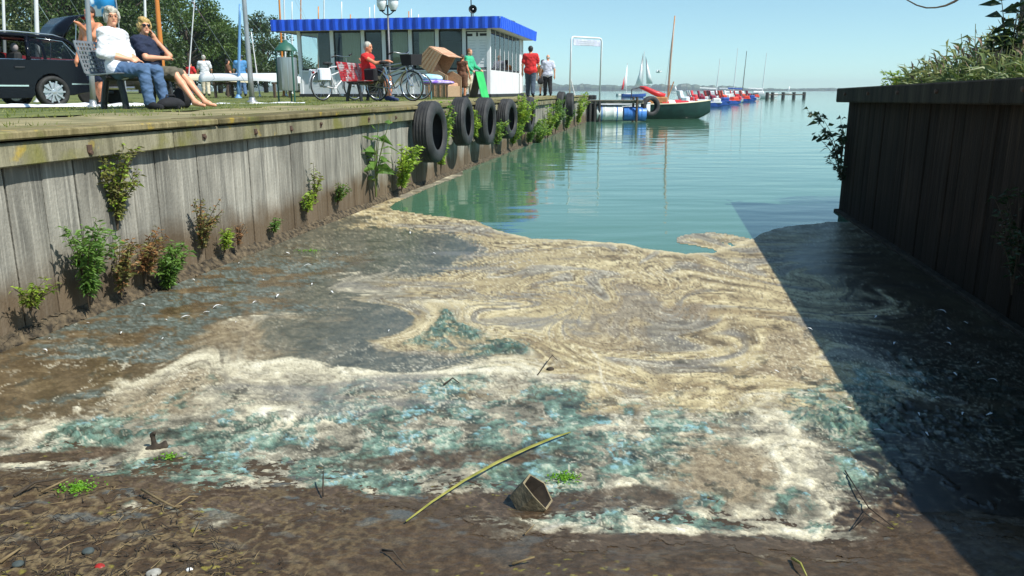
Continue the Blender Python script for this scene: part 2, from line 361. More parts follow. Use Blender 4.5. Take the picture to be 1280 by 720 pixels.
# local: x towards the camera, y = landward? (x=-RD, y = z cross x)
side = 1 if (Vector((0, 0, 1)).cross(-RD)).dot(-RN) > 0 else -1
zt = lambda a: 1.475 + .0105 * a
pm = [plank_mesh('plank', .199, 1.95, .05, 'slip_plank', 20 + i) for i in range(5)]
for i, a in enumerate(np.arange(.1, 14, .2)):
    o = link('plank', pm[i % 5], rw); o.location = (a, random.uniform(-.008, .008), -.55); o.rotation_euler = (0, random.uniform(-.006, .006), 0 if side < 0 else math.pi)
MB().box((7, side * .09, .4), (13.9, .05, 1.7)).build('backing_board', 'dark_gap', rw)
MB().box((-.005, side * 4.15, .45), (.05, 8.2, 1.9)).build('return_wall', 'slip_plank', rw)
a = -.12
for L in (4.7, 4.6, 4.9):
    c = a + L / 2
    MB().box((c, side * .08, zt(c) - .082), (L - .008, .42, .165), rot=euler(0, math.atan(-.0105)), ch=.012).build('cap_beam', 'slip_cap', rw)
    for x in np.arange(a + .5, a + L, 1.05):
        MB().lathe([(0, .02), (.016, .02), (.02, .012), (.02, -.01)], 6, Matrix.Translation((x, -side * .132, zt(x) - .07)) @ Matrix.Rotation(R(90) * side, 4, 'X')).build('bolt', 'rusty_bolt', rw)
    a += L
MB().box((7.05, -side * .035, .005), (14, .07, .05), ch=.01).build('wale', 'slip_cap', rw)
# land behind the right wall
mat('bank_soil', lin((70, 78, 36)), lin((110, 104, 66)), scale=2, rough=.95, bump=.03, world=True)
mb = MB(); pts = [RQ(.03, .12), RQ(.03, 8.2), RQ(.5, 60), RQ(14, 60), RQ(14, .12)]
mb.prism([(p.x, p.y) for p in pts], 2.32, Matrix.Translation((0, 0, -1)))
tag(mb.build('bank', 'bank_soil'), kind='structure')
# ================================================================ mud ramp and floating scum
def mud_z(x, y):
    """ramp: dry mud near the camera, dipping under the water"""
    lean = .045 * (x + .4)       # the shoreline runs a little askew: higher on the left
    return .115 - .115 * (y - 1.85 + lean * 4) + fbm(x * 1.3, y * 1.3, 3, 41) * .025
def grid_plane(u0, u1, du, v0, v1, dv):
    us = np.arange(u0, u1, du); vv = np.arange(v0, v1, dv); U, Vv = np.meshgrid(us, vv, indexing='ij')
    dx = (U - 640) / FOC; dy = (360 - Vv) / FOC; rz = -SP + dy * CP; t = -H / rz
    return U, Vv, dx * t, (CP + dy * SP) * t
def toscreen(x, y):
    d = y * CP + H * SP; up = y * SP - H * CP
    return 640 + FOC * x / d, 360 - FOC * up / d
def between(x, y, ml=.03, mr=.0):
    aL = (x - W0.x) * WN.x + (y - W0.y) * WN.y; aR = (x - R0.x) * RN.x + (y - R0.y) * RN.y
    return (aL > ml) & (aR > mr)
def attr_mat(name, rough_a, rough_b, bumpd, bsc, det=8, vr=(.62, 1.3)):
    m = bpy.data.materials.new(name); m.use_nodes = True; n = m.node_tree.nodes; l = m.node_tree.links; b = n['Principled BSDF']
    at_ = n.new('ShaderNodeAttribute'); at_.attribute_name = 'tone'; g = n.new('ShaderNodeNewGeometry')
    t = n.new('ShaderNodeTexNoise'); t.inputs['Scale'].default_value = bsc; t.inputs['Detail'].default_value = det; l.new(g.outputs['Position'], t.inputs['Vector'])
    t2 = n.new('ShaderNodeTexNoise'); t2.inputs['Scale'].default_value = bsc * .28; t2.inputs['Detail'].default_value = 6; l.new(g.outputs['Position'], t2.inputs['Vector'])
    mr = n.new('ShaderNodeMapRange'); l.new(t.outputs['Fac'], mr.inputs[0]); mr.inputs[1].default_value = .3; mr.inputs[2].default_value = .7; mr.inputs[3].default_value = vr[0]; mr.inputs[4].default_value = vr[1]
    hs = n.new('ShaderNodeHueSaturation'); l.new(at_.outputs['Color'], hs.inputs['Color']); l.new(mr.outputs[0], hs.inputs['Value']); l.new(hs.outputs[0], b.inputs['Base Color'])
    rr = n.new('ShaderNodeMapRange'); l.new(at_.outputs['Alpha'], rr.inputs[0]); rr.inputs[3].default_value = rough_a; rr.inputs[4].default_value = rough_b; l.new(rr.outputs[0], b.inputs['Roughness'])
    b1 = n.new('ShaderNodeBump'); b1.inputs['Distance'].default_value = bumpd * 1.6; l.new(t2.outputs['Fac'], b1.inputs['Height'])
    b2 = n.new('ShaderNodeBump'); b2.inputs['Distance'].default_value = bumpd; l.new(t.outputs['Fac'], b2.inputs['Height']); l.new(b1.outputs[0], b2.inputs['Normal'])
    sc_ = n.new('ShaderNodeMath'); sc_.operation = 'MULTIPLY_ADD'; l.new(at_.outputs['Alpha'], sc_.inputs[0]); sc_.inputs[1].default_value = .85; sc_.inputs[2].default_value = .15
    l.new(sc_.outputs[0], b1.inputs['Strength']); l.new(sc_.outputs[0], b2.inputs['Strength'])
    l.new(b2.outputs[0], b.inputs['Normal']); b.inputs['IOR'].default_value = 1.36; MATS[name] = m
    if name == 'scum':      # the film thins out to nothing at its edge
        cv = n.new('ShaderNodeAttribute'); cv.attribute_name = 'cover'; r2 = n.new('ShaderNodeMapRange'); r2.interpolation_type = 'SMOOTHSTEP'; l.new(cv.outputs['Fac'], r2.inputs[0]); r2.inputs[1].default_value = -.6; r2.inputs[2].default_value = 1.4
        ad = n.new('ShaderNodeMath'); ad.operation = 'MULTIPLY_ADD'; l.new(t.outputs['Fac'], ad.inputs[0]); ad.inputs[1].default_value = .9; ad.inputs[2].default_value = -.45; sm = n.new('ShaderNodeMath'); l.new(r2.outputs[0], sm.inputs[0]); l.new(ad.outputs[0], sm.inputs[1]); r3 = n.new('ShaderNodeMapRange'); l.new(sm.outputs[0], r3.inputs[0]); r3.inputs[1].default_value = .2; r3.inputs[2].default_value = .75
        tr = n.new('ShaderNodeBsdfTransparent'); mx_ = n.new('ShaderNodeMixShader'); l.new(r3.outputs[0], mx_.inputs[0]); l.new(tr.outputs[0], mx_.inputs[1]); l.new(b.outputs[0], mx_.inputs[2]); l.new(mx_.outputs[0], n['Material Output'].inputs[0])
attr_mat('scum', .1, .7, .0007, 150, vr=(.76, 1.19))
attr_mat('mud', .25, .8, .0016, 160, vr=(.7, 1.22))
def lerp(a, b, t): return a + (b - a) * t[:, None]
LC = lambda *c: np.array(lin(c)) * .86
C_TAN, C_TAN2, C_CREAM, C_WHITE = LC(198, 180, 138), LC(150, 134, 104), LC(222, 208, 168), LC(232, 226, 204)
C_GREY, C_SLICK, C_BROWNW, C_FILM = LC(158, 152, 136), LC(92, 94, 82), LC(98, 82, 60), LC(112, 132, 136)
C_TEAL, C_DTEAL, C_SKY, C_MUD, C_MUD2, C_SAND = LC(104, 148, 136), LC(56, 92, 84), LC(150, 194, 202), LC(82, 66, 48), LC(52, 42, 30), LC(156, 138, 110)

TOP = np.array([(-300, 560), (0, 428), (320, 304), (440, 252), (520, 226), (575, 214), (580, 218), (548, 229), (500, 252), (492, 262), (540, 269), (595, 276), (622, 288), (664, 298), (720, 300), (760, 303), (782, 304), (802, 310), (857, 317), (890, 316), (940, 300), (952, 292), (975, 284), (1043, 277), (1130, 276), (1500, 276)], float)
def vortices():
    rg = np.random.RandomState(17); L = []
    for n, r0, r1, am in ((12, .5, 1.0, 1.5), (34, .22, .42, 2.1), (60, .09, .18, 2.3)):
        for _ in range(n):
            yy = rg.uniform(4.2, 9.5) if n < 20 else (3.3 + rg.rand() ** 1.3 * 6 if n < 50 else 2 + rg.rand() ** 1.2 * 6.5); am_ = am * (1 if yy > 3.6 else .6); L.append((rg.uniform(-2.6, 2.8), yy, rg.uniform(r0, r1) * (.75 + yy * .08), rg.uniform(.5, 1) * am_ * rg.choice([-1, 1])))
    L += [(gp(*c).x, gp(*c).y, r, a) for c, r, a in (((640, 345), .9, 1.6), ((600, 405), .5, -1.9), ((780, 345), .8, -1.3), ((420, 400), .5, 1.5))]
    return L
VORT = vortices()
def swirl(x, y):
    x = x.copy(); y = y.copy()
    for cx, cy, r, a in VORT:
        dx, dy = x - cx, (y - cy) * .8; q = dx * dx + dy * dy; m = q < (2.6 * r) ** 2; dx, dy = dx[m], dy[m]; an = a * np.exp(-q[m] / (r * r)); c, s_ = np.cos(an), np.sin(an)
        x[m] = cx + dx * c - dy * s_; y[m] = cy + (dx * s_ + dy * c) / .8
    return x, y
def scum_fields(U, Vv, X, Y):
    x, y = X.ravel(), Y.ravel(); u, v = U.ravel(), Vv.ravel()
    # warped copies of the place, so that every patch outline swirls
    wx = fbm(x * .9, y * .9, 3, 51); wy = fbm(x * .9, y * .9, 3, 52); wx2 = fbm(x * 4, y * 4, 4, 53); wy2 = fbm(x * 4, y * 4, 4, 54)
    x1 = x + wx * .24 + wx2 * .09; y1 = y + wy * .28 + wy2 * .1
    xs, ys = swirl(x, y); xh, yh = x + (xs - x) * .45, y + (ys - y) * .45     # fully and half stirred copies of the place
    xb, yb = np.clip(xh + wx2 * .05, -9, 9), np.clip(yh + wy2 * .06, 1.2, 40); uu, vvw = toscreen(xb, yb)
    SL = fbm(xs * .8 + wx * .2, ys * 2.6, 2, 141); SL2 = fbm(xs * 1.3, ys * 4.4, 2, 142)
    S1 = fbm(xs * 1.1 + wx * .3, ys * 6.5, 5, 131, .6); S2 = fbm(xs * 2.6, ys * 19 + S1 * .6, 4, 132, .6); S3 = fbm(xs * 5, ys * 46 + S1, 3, 133, .6)
    fine = fbm(x * 16, y * 16, 4, 57); mid = fbm(x * 6, y * 6, 4, 58); gr = fbm(x * 60, y * 60, 2, 59)
    px, py = x * .95, y * 1.35
    qx, qy = fbm(px, py, 4, 101), fbm(px, py, 4, 102); rx, ry = fbm(px + 1.5 * qx, py + 1.5 * qy, 4, 103), fbm(px + 1.5 * qx, py + 1.5 * qy, 4, 104)
    M = fbm(px * 1.7 + 1.5 * rx, py * 1.7 + 1.5 * ry, 7, 105, .58); M2 = fbm(px * 5.5 + 1.6 * rx + wx2, py * 3.6 + 1.6 * ry, 6, 106, .64); M3 = fbm(x * 26 + rx * 3, y * 25 + ry * 3, 5, 107, .65)
    def el(cu, cv, ru, rv, rot=0, soft=.35):
        c, s_ = math.cos(R(rot)), math.sin(R(rot)); a = (uu - cu) * c + (vvw - cv) * s_; b = -(uu - cu) * s_ + (vvw - cv) * c
        return 1 - ss(1 - soft * .55, 1 + soft * .55, np.sqrt((a / ru) ** 2 + (b / rv) ** 2) + M2 * (.2 + .18 * ss(390, 540, v)) + M3 * .16 * ss(390, 540, v) + S1 * .26 + S2 * .16)
    def line(pts, wd, k=1.0, warp=True):
        d = np.full(len(u), 1e9); a_, b_ = (uu, vvw) if warp else (u, v)
        for p, q in zip(pts[:-1], pts[1:]):
            p = np.array(p, float); q = np.array(q, float); e = q - p; t = np.clip(((a_ - p[0]) * e[0] + (b_ - p[1]) * e[1]) / (e @ e), 0, 1)
            d = np.minimum(d, np.hypot(a_ - p[0] - t * e[0], (b_ - p[1] - t * e[1]) * 1.6))
        if warp: d = np.abs(d + (M2 * .5 + S1 * .8 + S2 * .4) * wd)
        return np.exp(-(d / wd) ** 2) * k
    # swirl field: contour bands of a warped low-frequency field
    q1 = fbm(x * .55 + wx * .9, y * .75 + wy * .9, 3, 61); q2 = fbm(x * .5 + q1 * 1.6, y * .9 - q1 * 1.2, 2, 62)
    band = fbm(q2 * 46, q1 * 4, 4, 63); bandf = fbm(q2 * 150 + fine * .6, q1 * 9, 3, 64)
    # concentric drift lines in the tan mat, curving round the slipway
    ca = np.hypot((x - .15) * 1.15, (y - 3.2)); drift = fbm(ca * 9 + wx * 2.2 + fine * .3, np.arctan2(y - 3.2, x - .15) * 1.3 + wy, 4, 65)
    driftf = fbm(ca * 26 + wx * 5 + mid * .6, np.arctan2(y - 3.2, x - .15) * 3 + wy, 3, 66)
    n = len(x); rgb = np.tile(C_GREY, (n, 1)); rgh = np.full(n, .75); hgt = np.zeros(n)
    def paint(c, w_, r=None, h=None):
        nonlocal rgb, rgh, hgt
        rgb = lerp(rgb, c, w_)
        if r is not None: rgh = rgh + (r - rgh) * w_
        if h is not None: hgt = hgt + (h - hgt) * w_
    # marbling: a field warped by itself twice; every patch edge follows it
    def ramp(val, keys):
        ks = np.array([k for k, _ in keys]); cs_ = np.array([LC(*c) for _, c in keys]); return np.column_stack([np.interp(val, ks, cs_[:, i]) for i in range(3)])
    mx = np.maximum.reduce
    tan = mx([el(930, 395, 330, 105, -4), el(620, 296, 250, 26, 6), el(430, 272, 110, 20, -12), el(770, 350, 150, 50), el(1100, 400, 160, 120), el(830, 450, 120, 40), el(640, 350, 120, 40), el(510, 405, 120, 34, 8) * .8])
    slick = mx([el(440, 316, 160, 28, -3, .2), el(425, 392, 78, 46, 10, .25), el(470, 432, 110, 22, 0, .3), el(320, 335, 170, 44, -16, .25)])
    left = mx([el(170, 415, 240, 66, -18, .3), el(40, 470, 150, 60, -10), el(300, 370, 110, 40, -15)])
    sand = mx([el(205, 500, 92, 26, -4), el(330, 440, 90, 26, -8), el(900, 590, 74, 44, 8), el(770, 395, 60, 36, -20) * .6, el(985, 445, 70, 20, -14), el(850, 560, 60, 30)])
    teal = mx([el(605, 415, 46, 15, 3, .5), el(600, 540, 280, 66, 0), el(300, 570, 200, 66, -4), el(420, 590, 220, 50), el(230, 615, 160, 44), el(60, 570, 160, 40) * .9, el(110, 548, 90, 24, -4), el(1040, 510, 92, 42, 10), el(1080, 600, 66, 60, 30), el(720, 575, 100, 46), el(960, 640, 110, 30), el(800, 660, 130, 22), el(540, 590, 150, 30), el(1150, 510, 130, 60), el(240, 630, 80, 30, 10)])
    low = mx([el(480, 640, 300, 22, 0), el(570, 572, 150, 10, -3) * .7, el(120, 625, 150, 20), el(930, 694, 300, 18), el(60, 575, 90, 10), el(1180, 650, 120, 60), el(770, 625, 70, 18) * .7])
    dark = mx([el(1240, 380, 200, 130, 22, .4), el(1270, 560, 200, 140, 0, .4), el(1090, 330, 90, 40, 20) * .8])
    rib = mx([line([(40, 545), (130, 492), (250, 470), (330, 452), (460, 458), (560, 462), (680, 458), (745, 442)], 22), line([(745, 442), (850, 478), (950, 505), (985, 560), (1010, 610), (1090, 668)], 15, .85),
        line([(745, 442), (700, 405), (640, 378), (570, 392), (520, 400)], 13, .8), line([(745, 440), (690, 452), (560, 440), (440, 452)], 16, .8),
        line([(800, 585), (830, 560), (900, 545), (960, 560), (985, 600), (950, 635), (860, 645), (760, 625)], 12, .8), line([(760, 625), (800, 585), (790, 540), (760, 505)], 15, .75),
        line([(0, 595), (90, 575), (190, 572), (300, 540), (420, 505)], 20, .6), line([(150, 650), (240, 640), (330, 600), (420, 560)], 16, .5), line([(80, 545), (200, 535), (320, 515), (380, 540)], 14, .6),
        line([(622, 694), (700, 676), (800, 668), (900, 676), (1000, 662), (1080, 650)], 20, .9), line([(1000, 662), (1050, 690), (1040, 715)], 20, .8), line([(640, 470), (760, 480), (880, 500), (960, 520)], 18, .4)])
    rib = np.clip(rib, 0, 1); strand = line([(738, 436), (746, 446), (750, 462), (752, 476), (759, 490)], 1.5, .7, False) * ss(-.3, .2, M3 + .2)
    pale = mx([el(560, 480, 330, 34, -2), el(860, 510, 170, 40, 20) * .4, el(420, 470, 140, 30)])
    am1 = ss(-.35, .35, fbm(x * 1.1, y * 1.3, 3, 143)); am2 = ss(-.3, .3, fbm(x * 1.6, y * 1.8, 3, 144)); ph_a = SL * 2.4 + wx * .4 + S1 * .12; ph_b = SL2 * 2.4 + wy * .4 + S1 * .1
    wv1 = np.sin(2 * np.pi * ph_a); wv2 = np.sin(2 * np.pi * ph_b * 1.9); wv3 = np.sin(2 * np.pi * (ca * 2.6 + wx * .9 + SL * 1.0)); wv4 = np.sin(2 * np.pi * (ph_a * 2.7 + ph_b * .6)); wv5 = np.sin(2 * np.pi * (ca * 7 + wx * 2.2 + SL * 2.4))
    nr = ss(390, 540, v); cr = fbm(x * 4.2 + wx2 * .5, y * 3.7 + wy2 * .5, 7, 145, .68); cr2 = fbm(x * 10, y * 9, 6, 146, .68)
    val = M * .35 + M2 * (.22 + .3 * nr) + cr * .55 * nr + cr2 * .35 * nr + S1 * (.7 - .45 * nr) + S2 * (.4 - .25 * nr) + (wv1 * am1 * .22 + wv2 * am2 * .16) * (1 - nr) + rib * (.46 + .55 * np.clip(cr + cr2 * .6, -1, 1) * nr + .2 * (1 - nr)) - .1 + pale * .12 - slick * .15 - low * .55 - sand * .05
    val = val * (1 + .3 * nr)
    rgb = ramp(val, [(-.9, (58, 54, 44)), (-.4, (98, 94, 80)), (-.05, (140, 134, 116)), (.2, (168, 160, 138)), (.42, (202, 193, 164)), (.7, (222, 214, 186)), (1.1, (236, 230, 210))])
    # tan mat with fine drift lines and brown and violet-grey drifts
    rs = ss(.2, 1.2, x); dl = .42 * wv1 * am1 * (1 - .6 * rs) + .24 * wv2 * am2 * (1 - .5 * rs) + .26 * wv3 * rs + .16 * wv5 * rs * am2 + .17 * wv4 * am2 + S1 * .3 + S2 * .14 + M * .35 + fine * .12
    tc = ramp(dl + rib * .4, [(-.75, (74, 64, 48)), (-.45, (112, 98, 74)), (-.15, (158, 142, 108)), (.15, (184, 168, 128)), (.45, (210, 195, 152)), (.8, (228, 215, 176))])
    tg = ss(.12, .3, SL * .9 + qx * .6 + S1 * .15); tc = lerp(tc, ramp(S1 + M2 * .5, [(-.5, (96, 92, 84)), (.1, (138, 134, 124)), (.6, (176, 170, 154))]), tg * .8); tb = ss(.12, .4, ry * .6 + S2 * .5); tc = lerp(tc, LC(140, 118, 84), tb * .55)
    rgb = lerp(rgb, np.zeros((1, 3)) + tc, tan * ss(-.8, .1, M2 + M * .5 + tan * .8)); rgh = rgh + .1 * tan
    # slick, blue film with cracks, brown water
    sk = slick * ss(-.5, -.1, M2 * .6 - M * .4 + slick * .55 - .25); sc_ = ramp(M2 + M3 * .6, [(-.6, (70, 72, 62)), (0, (94, 95, 82)), (.5, (122, 116, 98))])
    rgb = lerp(rgb, sc_, sk); rgh = rgh + (.3 - rgh) * sk
    crk = np.abs(fbm(x * 4.5 + wx2 * .5, y * 4.5, 4, 72)); wet = left * .96
    bc = ramp(M2 + M3 * .5, [(-.6, (72, 60, 42)), (0, (98, 82, 58)), (.6, (132, 114, 84))]); rgb = lerp(rgb, bc, wet * ss(-.9, -.2, -M * .7 + wet)); rgh = rgh + (.28 - rgh) * wet
    film = left * ss(-.1, .14, fbm(x * 2.4, y * 3.4, 6, 73, .6) + .1 - .45 * el(60, 500, 170, 60)) * ss(.01, .06, crk)
    fc = ramp(M3 + M2 * .5, [(-.6, (60, 66, 58)), (0, (92, 104, 98)), (.4, (122, 138, 134)), (.8, (152, 164, 158))]); rgb = lerp(rgb, fc, film * .8); rgh = rgh + (.4 - rgh) * film
    # sand
    sdc = ramp(M3 + fine * .5, [(-.6, (112, 96, 74)), (0, (150, 134, 106)), (.6, (184, 168, 136))]); rgb = lerp(rgb, sdc, sand * (1 - rib) * .8)
    # teal algae
    pore = fbm(x * 22, y * 21, 5, 75, .6)
    tk = teal * ss(-.07, .05, fbm(x * 3.4 + wx2 * .4, y * 3.0 + wy2 * .4, 7, 147, .66) + .06 - rib * .22); tv = pore * .45 + M3 * .2 + cr2 * .8 + cr * .45
    tcol = ramp(tv, [(-.7, (32, 38, 32)), (-.25, (66, 80, 68)), (.05, (94, 118, 102)), (.3, (120, 150, 132)), (.6, (178, 192, 170))])
    rgb = lerp(rgb, tcol, tk * .92); rgh = rgh + (.45 - rgh) * tk
    blue = tk * ss(.16, .26, fbm(x * 5.5, y * 5, 6, 77, .65)) * ss(-.1, .2, pore); rgb = lerp(rgb, LC(142, 186, 192), blue * .75)
    hgt = hgt + tk * (np.maximum(pore, -.3) * .009 + M2 * .006)
    cl = mx([el(600, 412, 46, 12, 4), el(130, 548, 60, 12), el(1035, 515, 60, 26)]) * ss(-.25, .1, pore); rgb = lerp(rgb, ramp(tv, [(-.6, (34, 48, 42)), (0, (70, 98, 86)), (.5, (118, 148, 132))]), cl * .85); hgt = hgt + cl * (.008 + pore * .012)
    crust = ss(.3, .36, fbm(x * 7, y * 6, 6, 148, .62)) * ss(400, 480, v) * (1 - rib * .6); rgb = lerp(rgb, ramp(cr2, [(-.5, (40, 40, 32)), (.5, (96, 92, 76))]), crust * .8); hgt = hgt + crust * (.003 + cr2 * .006)
    # wet mud showing through, dark slick by the right wall with its deep shade painted in
    lk = low * ss(-.2, .3, -val * .6 + low * .6 - .1); rgb = lerp(rgb, ramp(M3 + M2 * .4, [(-.6, (60, 48, 36)), (0, (90, 74, 57)), (.6, (124, 106, 84))]), lk); rgh = rgh + (.6 - rgh) * lk
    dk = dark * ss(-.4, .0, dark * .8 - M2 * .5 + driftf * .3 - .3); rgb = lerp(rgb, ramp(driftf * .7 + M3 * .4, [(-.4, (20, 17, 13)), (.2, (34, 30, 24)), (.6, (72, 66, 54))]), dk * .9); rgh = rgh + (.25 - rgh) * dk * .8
    # marbled lines: thin brown and thin pale contours of the warped field
    ph = S1 * 3.2 + M * .6 + S2 * .2; s1 = np.abs(ph * 2 - np.round(ph * 2)); ph2 = fbm(xs * 1.4, ys * 5, 3, 140) * 4 + M2 * .3; s2 = np.abs(ph2 * 2 - np.round(ph2 * 2))
    lw = ss(-.25, .25, rx + M2 * .4); ln1 = (1 - ss(.02, .13, s1)) * lw; ln2 = (1 - ss(.02, .12, s2)) * ss(-.2, .3, -rx + M2 * .4)
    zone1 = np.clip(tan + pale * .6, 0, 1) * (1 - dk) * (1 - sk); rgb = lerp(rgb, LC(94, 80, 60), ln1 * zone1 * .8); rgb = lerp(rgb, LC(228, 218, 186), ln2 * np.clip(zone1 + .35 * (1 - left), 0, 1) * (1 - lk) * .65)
    rgb = lerp(rgb, LC(128, 126, 120), ss(.1, .4, fbm(x * .9, y * 3.2, 5, 120)) * mx([el(470, 485, 260, 24, -3), el(720, 375, 110, 30), el(560, 335, 140, 26)]) * .6)
    rgb = lerp(rgb, C_WHITE, strand * .8)
    for sd_, fx_, wt_ in ((160, 2.6, .75), (161, 4.6, .6)):      # thin pale strands
        wl = 1 - ss(.0, .035, np.abs(fbm(x * fx_ + wx2 * .5, y * fx_ * .95 + wy2 * .5, 5, sd_, .55))); rgb = lerp(rgb, LC(222, 214, 188), wl * wt_ * ss(400, 470, v) * ss(-.15, .2, fbm(x * 1.6, y * 1.6, 3, sd_ + 5)) * (1 - lk) * (1 - dk))
    mc = fbm(x * 75, y * 70, 3, 152, .6); rgb = rgb * (1 + (.26 * mc * nr * (1 - sk))[:, None]); hgt = hgt + mc * .0009 * nr
    # bubbles and specks
    sp1 = ss(.5, .62, fbm(x * 42, y * 60, 2, 150)); rgb = lerp(rgb, LC(70, 62, 46), sp1 * .55 * (1 - sk) * ss(-.1, .3, M)); sp2 = ss(.55, .66, fbm(x * 36, y * 52, 2, 151)); rgb = lerp(rgb, C_WHITE, sp2 * .45 * ss(.15, .5, M2) * (1 - lk))
    fo = ss(.5, .8, val) * (1 - tan * .5); hgt = hgt + np.clip(val, -.5, 1.2) * .004 + fo * .003
    # pale lip along the open-water edge and the curled hook of foam
    d = line([tuple(p) for p in TOP[12:21]], 4.5, 1, False); paint(C_CREAM, d * .6)
    lip = line([(600, 276), (664, 297), (720, 299), (782, 302.5), (806, 309)], 2.4, 1, False); paint(LC(70, 66, 56), lip * .8)
    hgt = hgt + (gr * .0005 + fine * .0008) * (.3 + .7 * rgh) * ss(330, 450, v)
    rgb = rgb * (1 + (.1 * gr * ss(330, 480, v) + .05 * fine)[:, None])
    # coverage: open water beyond the top edge, bare mud on the beach
    top = np.interp(u, TOP[:6, 0], TOP[:6, 1]); edge = np.interp(u, TOP[10:, 0], TOP[10:, 1]); up2 = np.interp(u, TOP[6:10, 0][::-1], TOP[6:10, 1][::-1])
    wob = mid * 1.6 + fine * .5
    cov = np.where(u < 492, v - np.interp(u, [-300, 440, 492, 500], [100, 100, 258, 262]), v - edge) + wob
    strip = (u > 430) & (u < 580) & (v < 270); wedge = v - np.interp(u, [430, 492, 548, 580], [262, 255, 229, 212]); upper = v - np.interp(u, [430, 500, 580], [200, 190, 190])
    inwater = strip & (v > np.interp(u, [480, 492, 548, 580], [268, 255, 231, 219])) & (v < np.interp(u, [470, 492, 540, 580], [258, 262, 269, 274]))
    cov = np.where(strip & ~inwater, 5 + wob, np.where(inwater, -5, cov))
    hook = line([(943, 305), (915, 299), (890, 296), (866, 297), (854, 300), (872, 302), (890, 306), (905, 310)], 9.5, 1, False) - .4 + fine * .1
    cov = np.where(hook > 0, np.maximum(cov, 3), cov)
    shore = np.interp(u, [-300, 0, 60, 130, 170, 260, 330, 420, 520, 600, 700, 900, 1080, 1110, 1180, 1300, 1600], [625, 618, 622, 640, 668, 690, 676, 662, 655, 676, 702, 704, 715, 690, 660, 690, 690])
    cs = shore - vvw + mid * 16 + M2 * 22
    mf = 1 - ss(0, 34, cs + M3 * 14); rgb = lerp(rgb, C_MUD * (1 + .25 * M3[:, None]), mf * .95); hgt = hgt * (1 - mf)
    return rgb, rgh, hgt, np.minimum(cov, cs * .6), fo
U, Vv, X, Y = grid_plane(-330, 1560, 1.75, 205, 740, 1.45)
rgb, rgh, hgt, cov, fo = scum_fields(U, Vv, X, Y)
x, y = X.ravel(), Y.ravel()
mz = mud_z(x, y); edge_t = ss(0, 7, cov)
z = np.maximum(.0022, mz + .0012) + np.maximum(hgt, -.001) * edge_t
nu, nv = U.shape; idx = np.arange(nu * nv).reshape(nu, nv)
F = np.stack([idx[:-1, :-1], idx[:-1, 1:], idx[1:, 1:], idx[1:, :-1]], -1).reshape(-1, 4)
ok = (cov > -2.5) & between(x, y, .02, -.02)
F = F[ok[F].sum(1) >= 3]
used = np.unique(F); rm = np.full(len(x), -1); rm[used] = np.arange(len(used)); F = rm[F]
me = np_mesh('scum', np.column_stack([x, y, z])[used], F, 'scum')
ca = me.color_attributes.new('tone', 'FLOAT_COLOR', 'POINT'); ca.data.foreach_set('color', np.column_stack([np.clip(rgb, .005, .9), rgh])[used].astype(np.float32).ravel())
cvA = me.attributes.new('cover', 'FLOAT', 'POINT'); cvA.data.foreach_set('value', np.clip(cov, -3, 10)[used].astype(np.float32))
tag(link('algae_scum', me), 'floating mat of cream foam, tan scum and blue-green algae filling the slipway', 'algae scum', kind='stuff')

# mud ramp
us = np.linspace(-3.9, 3.4, 1150); vv = np.concatenate([np.linspace(-6, 1.3, 60)[:-1], np.linspace(1.3, 3.6, 520), np.linspace(3.65, 9, 30)])
X, Y = np.meshgrid(us, vv, indexing='ij'); x, y = X.ravel(), Y.ravel()
mz = mud_z(x, y)
lf = ss(.1, -1.2, x) * ss(3.1, 2.3, y)           # the left corner is a tangle of rotting plants
f4 = fbm(x * 55, y * 60, 3, 99); f1 = fbm(x * 7, y * 9, 5, 91); f2 = fbm(x * 26, y * 30, 4, 92); f3 = fbm(x * 6, y * 6, 4, 93); fr = 1 - np.abs(fbm(x * 11, y * 10, 4, 94)) * 2
z = mz + f1 * .0025 + f2 * .002 + f4 * .0014 + lf * (f3 * .006 + np.maximum(fr, 0) ** 3 * .005 + f2 * .005 + f4 * .004)
rgb = np.tile(C_MUD, (len(x), 1)); rgb = lerp(rgb, C_MUD2, ss(-.2, .5, f1 * .5 + f2 * .6 + f4 * .4) * .6); rgb = lerp(rgb, LC(108, 90, 68), ss(.1, .45, -f2) * .4)
rgb = lerp(rgb, LC(76, 61, 44), lf * .7); rgb = lerp(rgb, LC(58, 46, 34), lf * ss(.0, .4, f3) * .7); rgb = lerp(rgb, LC(140, 122, 88), lf * ss(.6, .95, fr) * .6)
bl = ss(.2, .42, fbm(x * 5, y * 9, 4, 95)) * ss(2.0, 2.5, y); rgb = lerp(rgb, C_FILM, bl * .3)
pal = ss(.25, .4, fbm(x * 11, y * 16, 4, 96)); rgb = lerp(rgb, LC(150, 136, 110), pal * .12)
yl = ss(.5, .6, fbm(x * 30, y * 34, 2, 97)) * ss(.1, .3, fbm(x * 1.7, y * 3, 2, 98)); rgb = lerp(rgb, LC(150, 142, 60), yl * .6)
rgh = np.clip(.38 + f1 * .5 + lf * .2, .1, 1)
nu, nv = X.shape; idx = np.arange(nu * nv).reshape(nu, nv); F = np.stack([idx[:-1, :-1], idx[1:, :-1], idx[1:, 1:], idx[:-1, 1:]], -1).reshape(-1, 4)
ok = between(x, y, -.05, -.1); F = F[ok[F].all(1)]; used = np.unique(F); rm = np.full(len(x), -1); rm[used] = np.arange(len(used)); F = rm[F]
me = np_mesh('mud', np.column_stack([x, y, z])[used], F, 'mud')
ca = me.color_attributes.new('tone', 'FLOAT_COLOR', 'POINT'); ca.data.foreach_set('color', np.column_stack([np.clip(rgb, .005, .9), rgh])[used].astype(np.float32).ravel())
tag(link('mud_ramp', me), kind='structure')
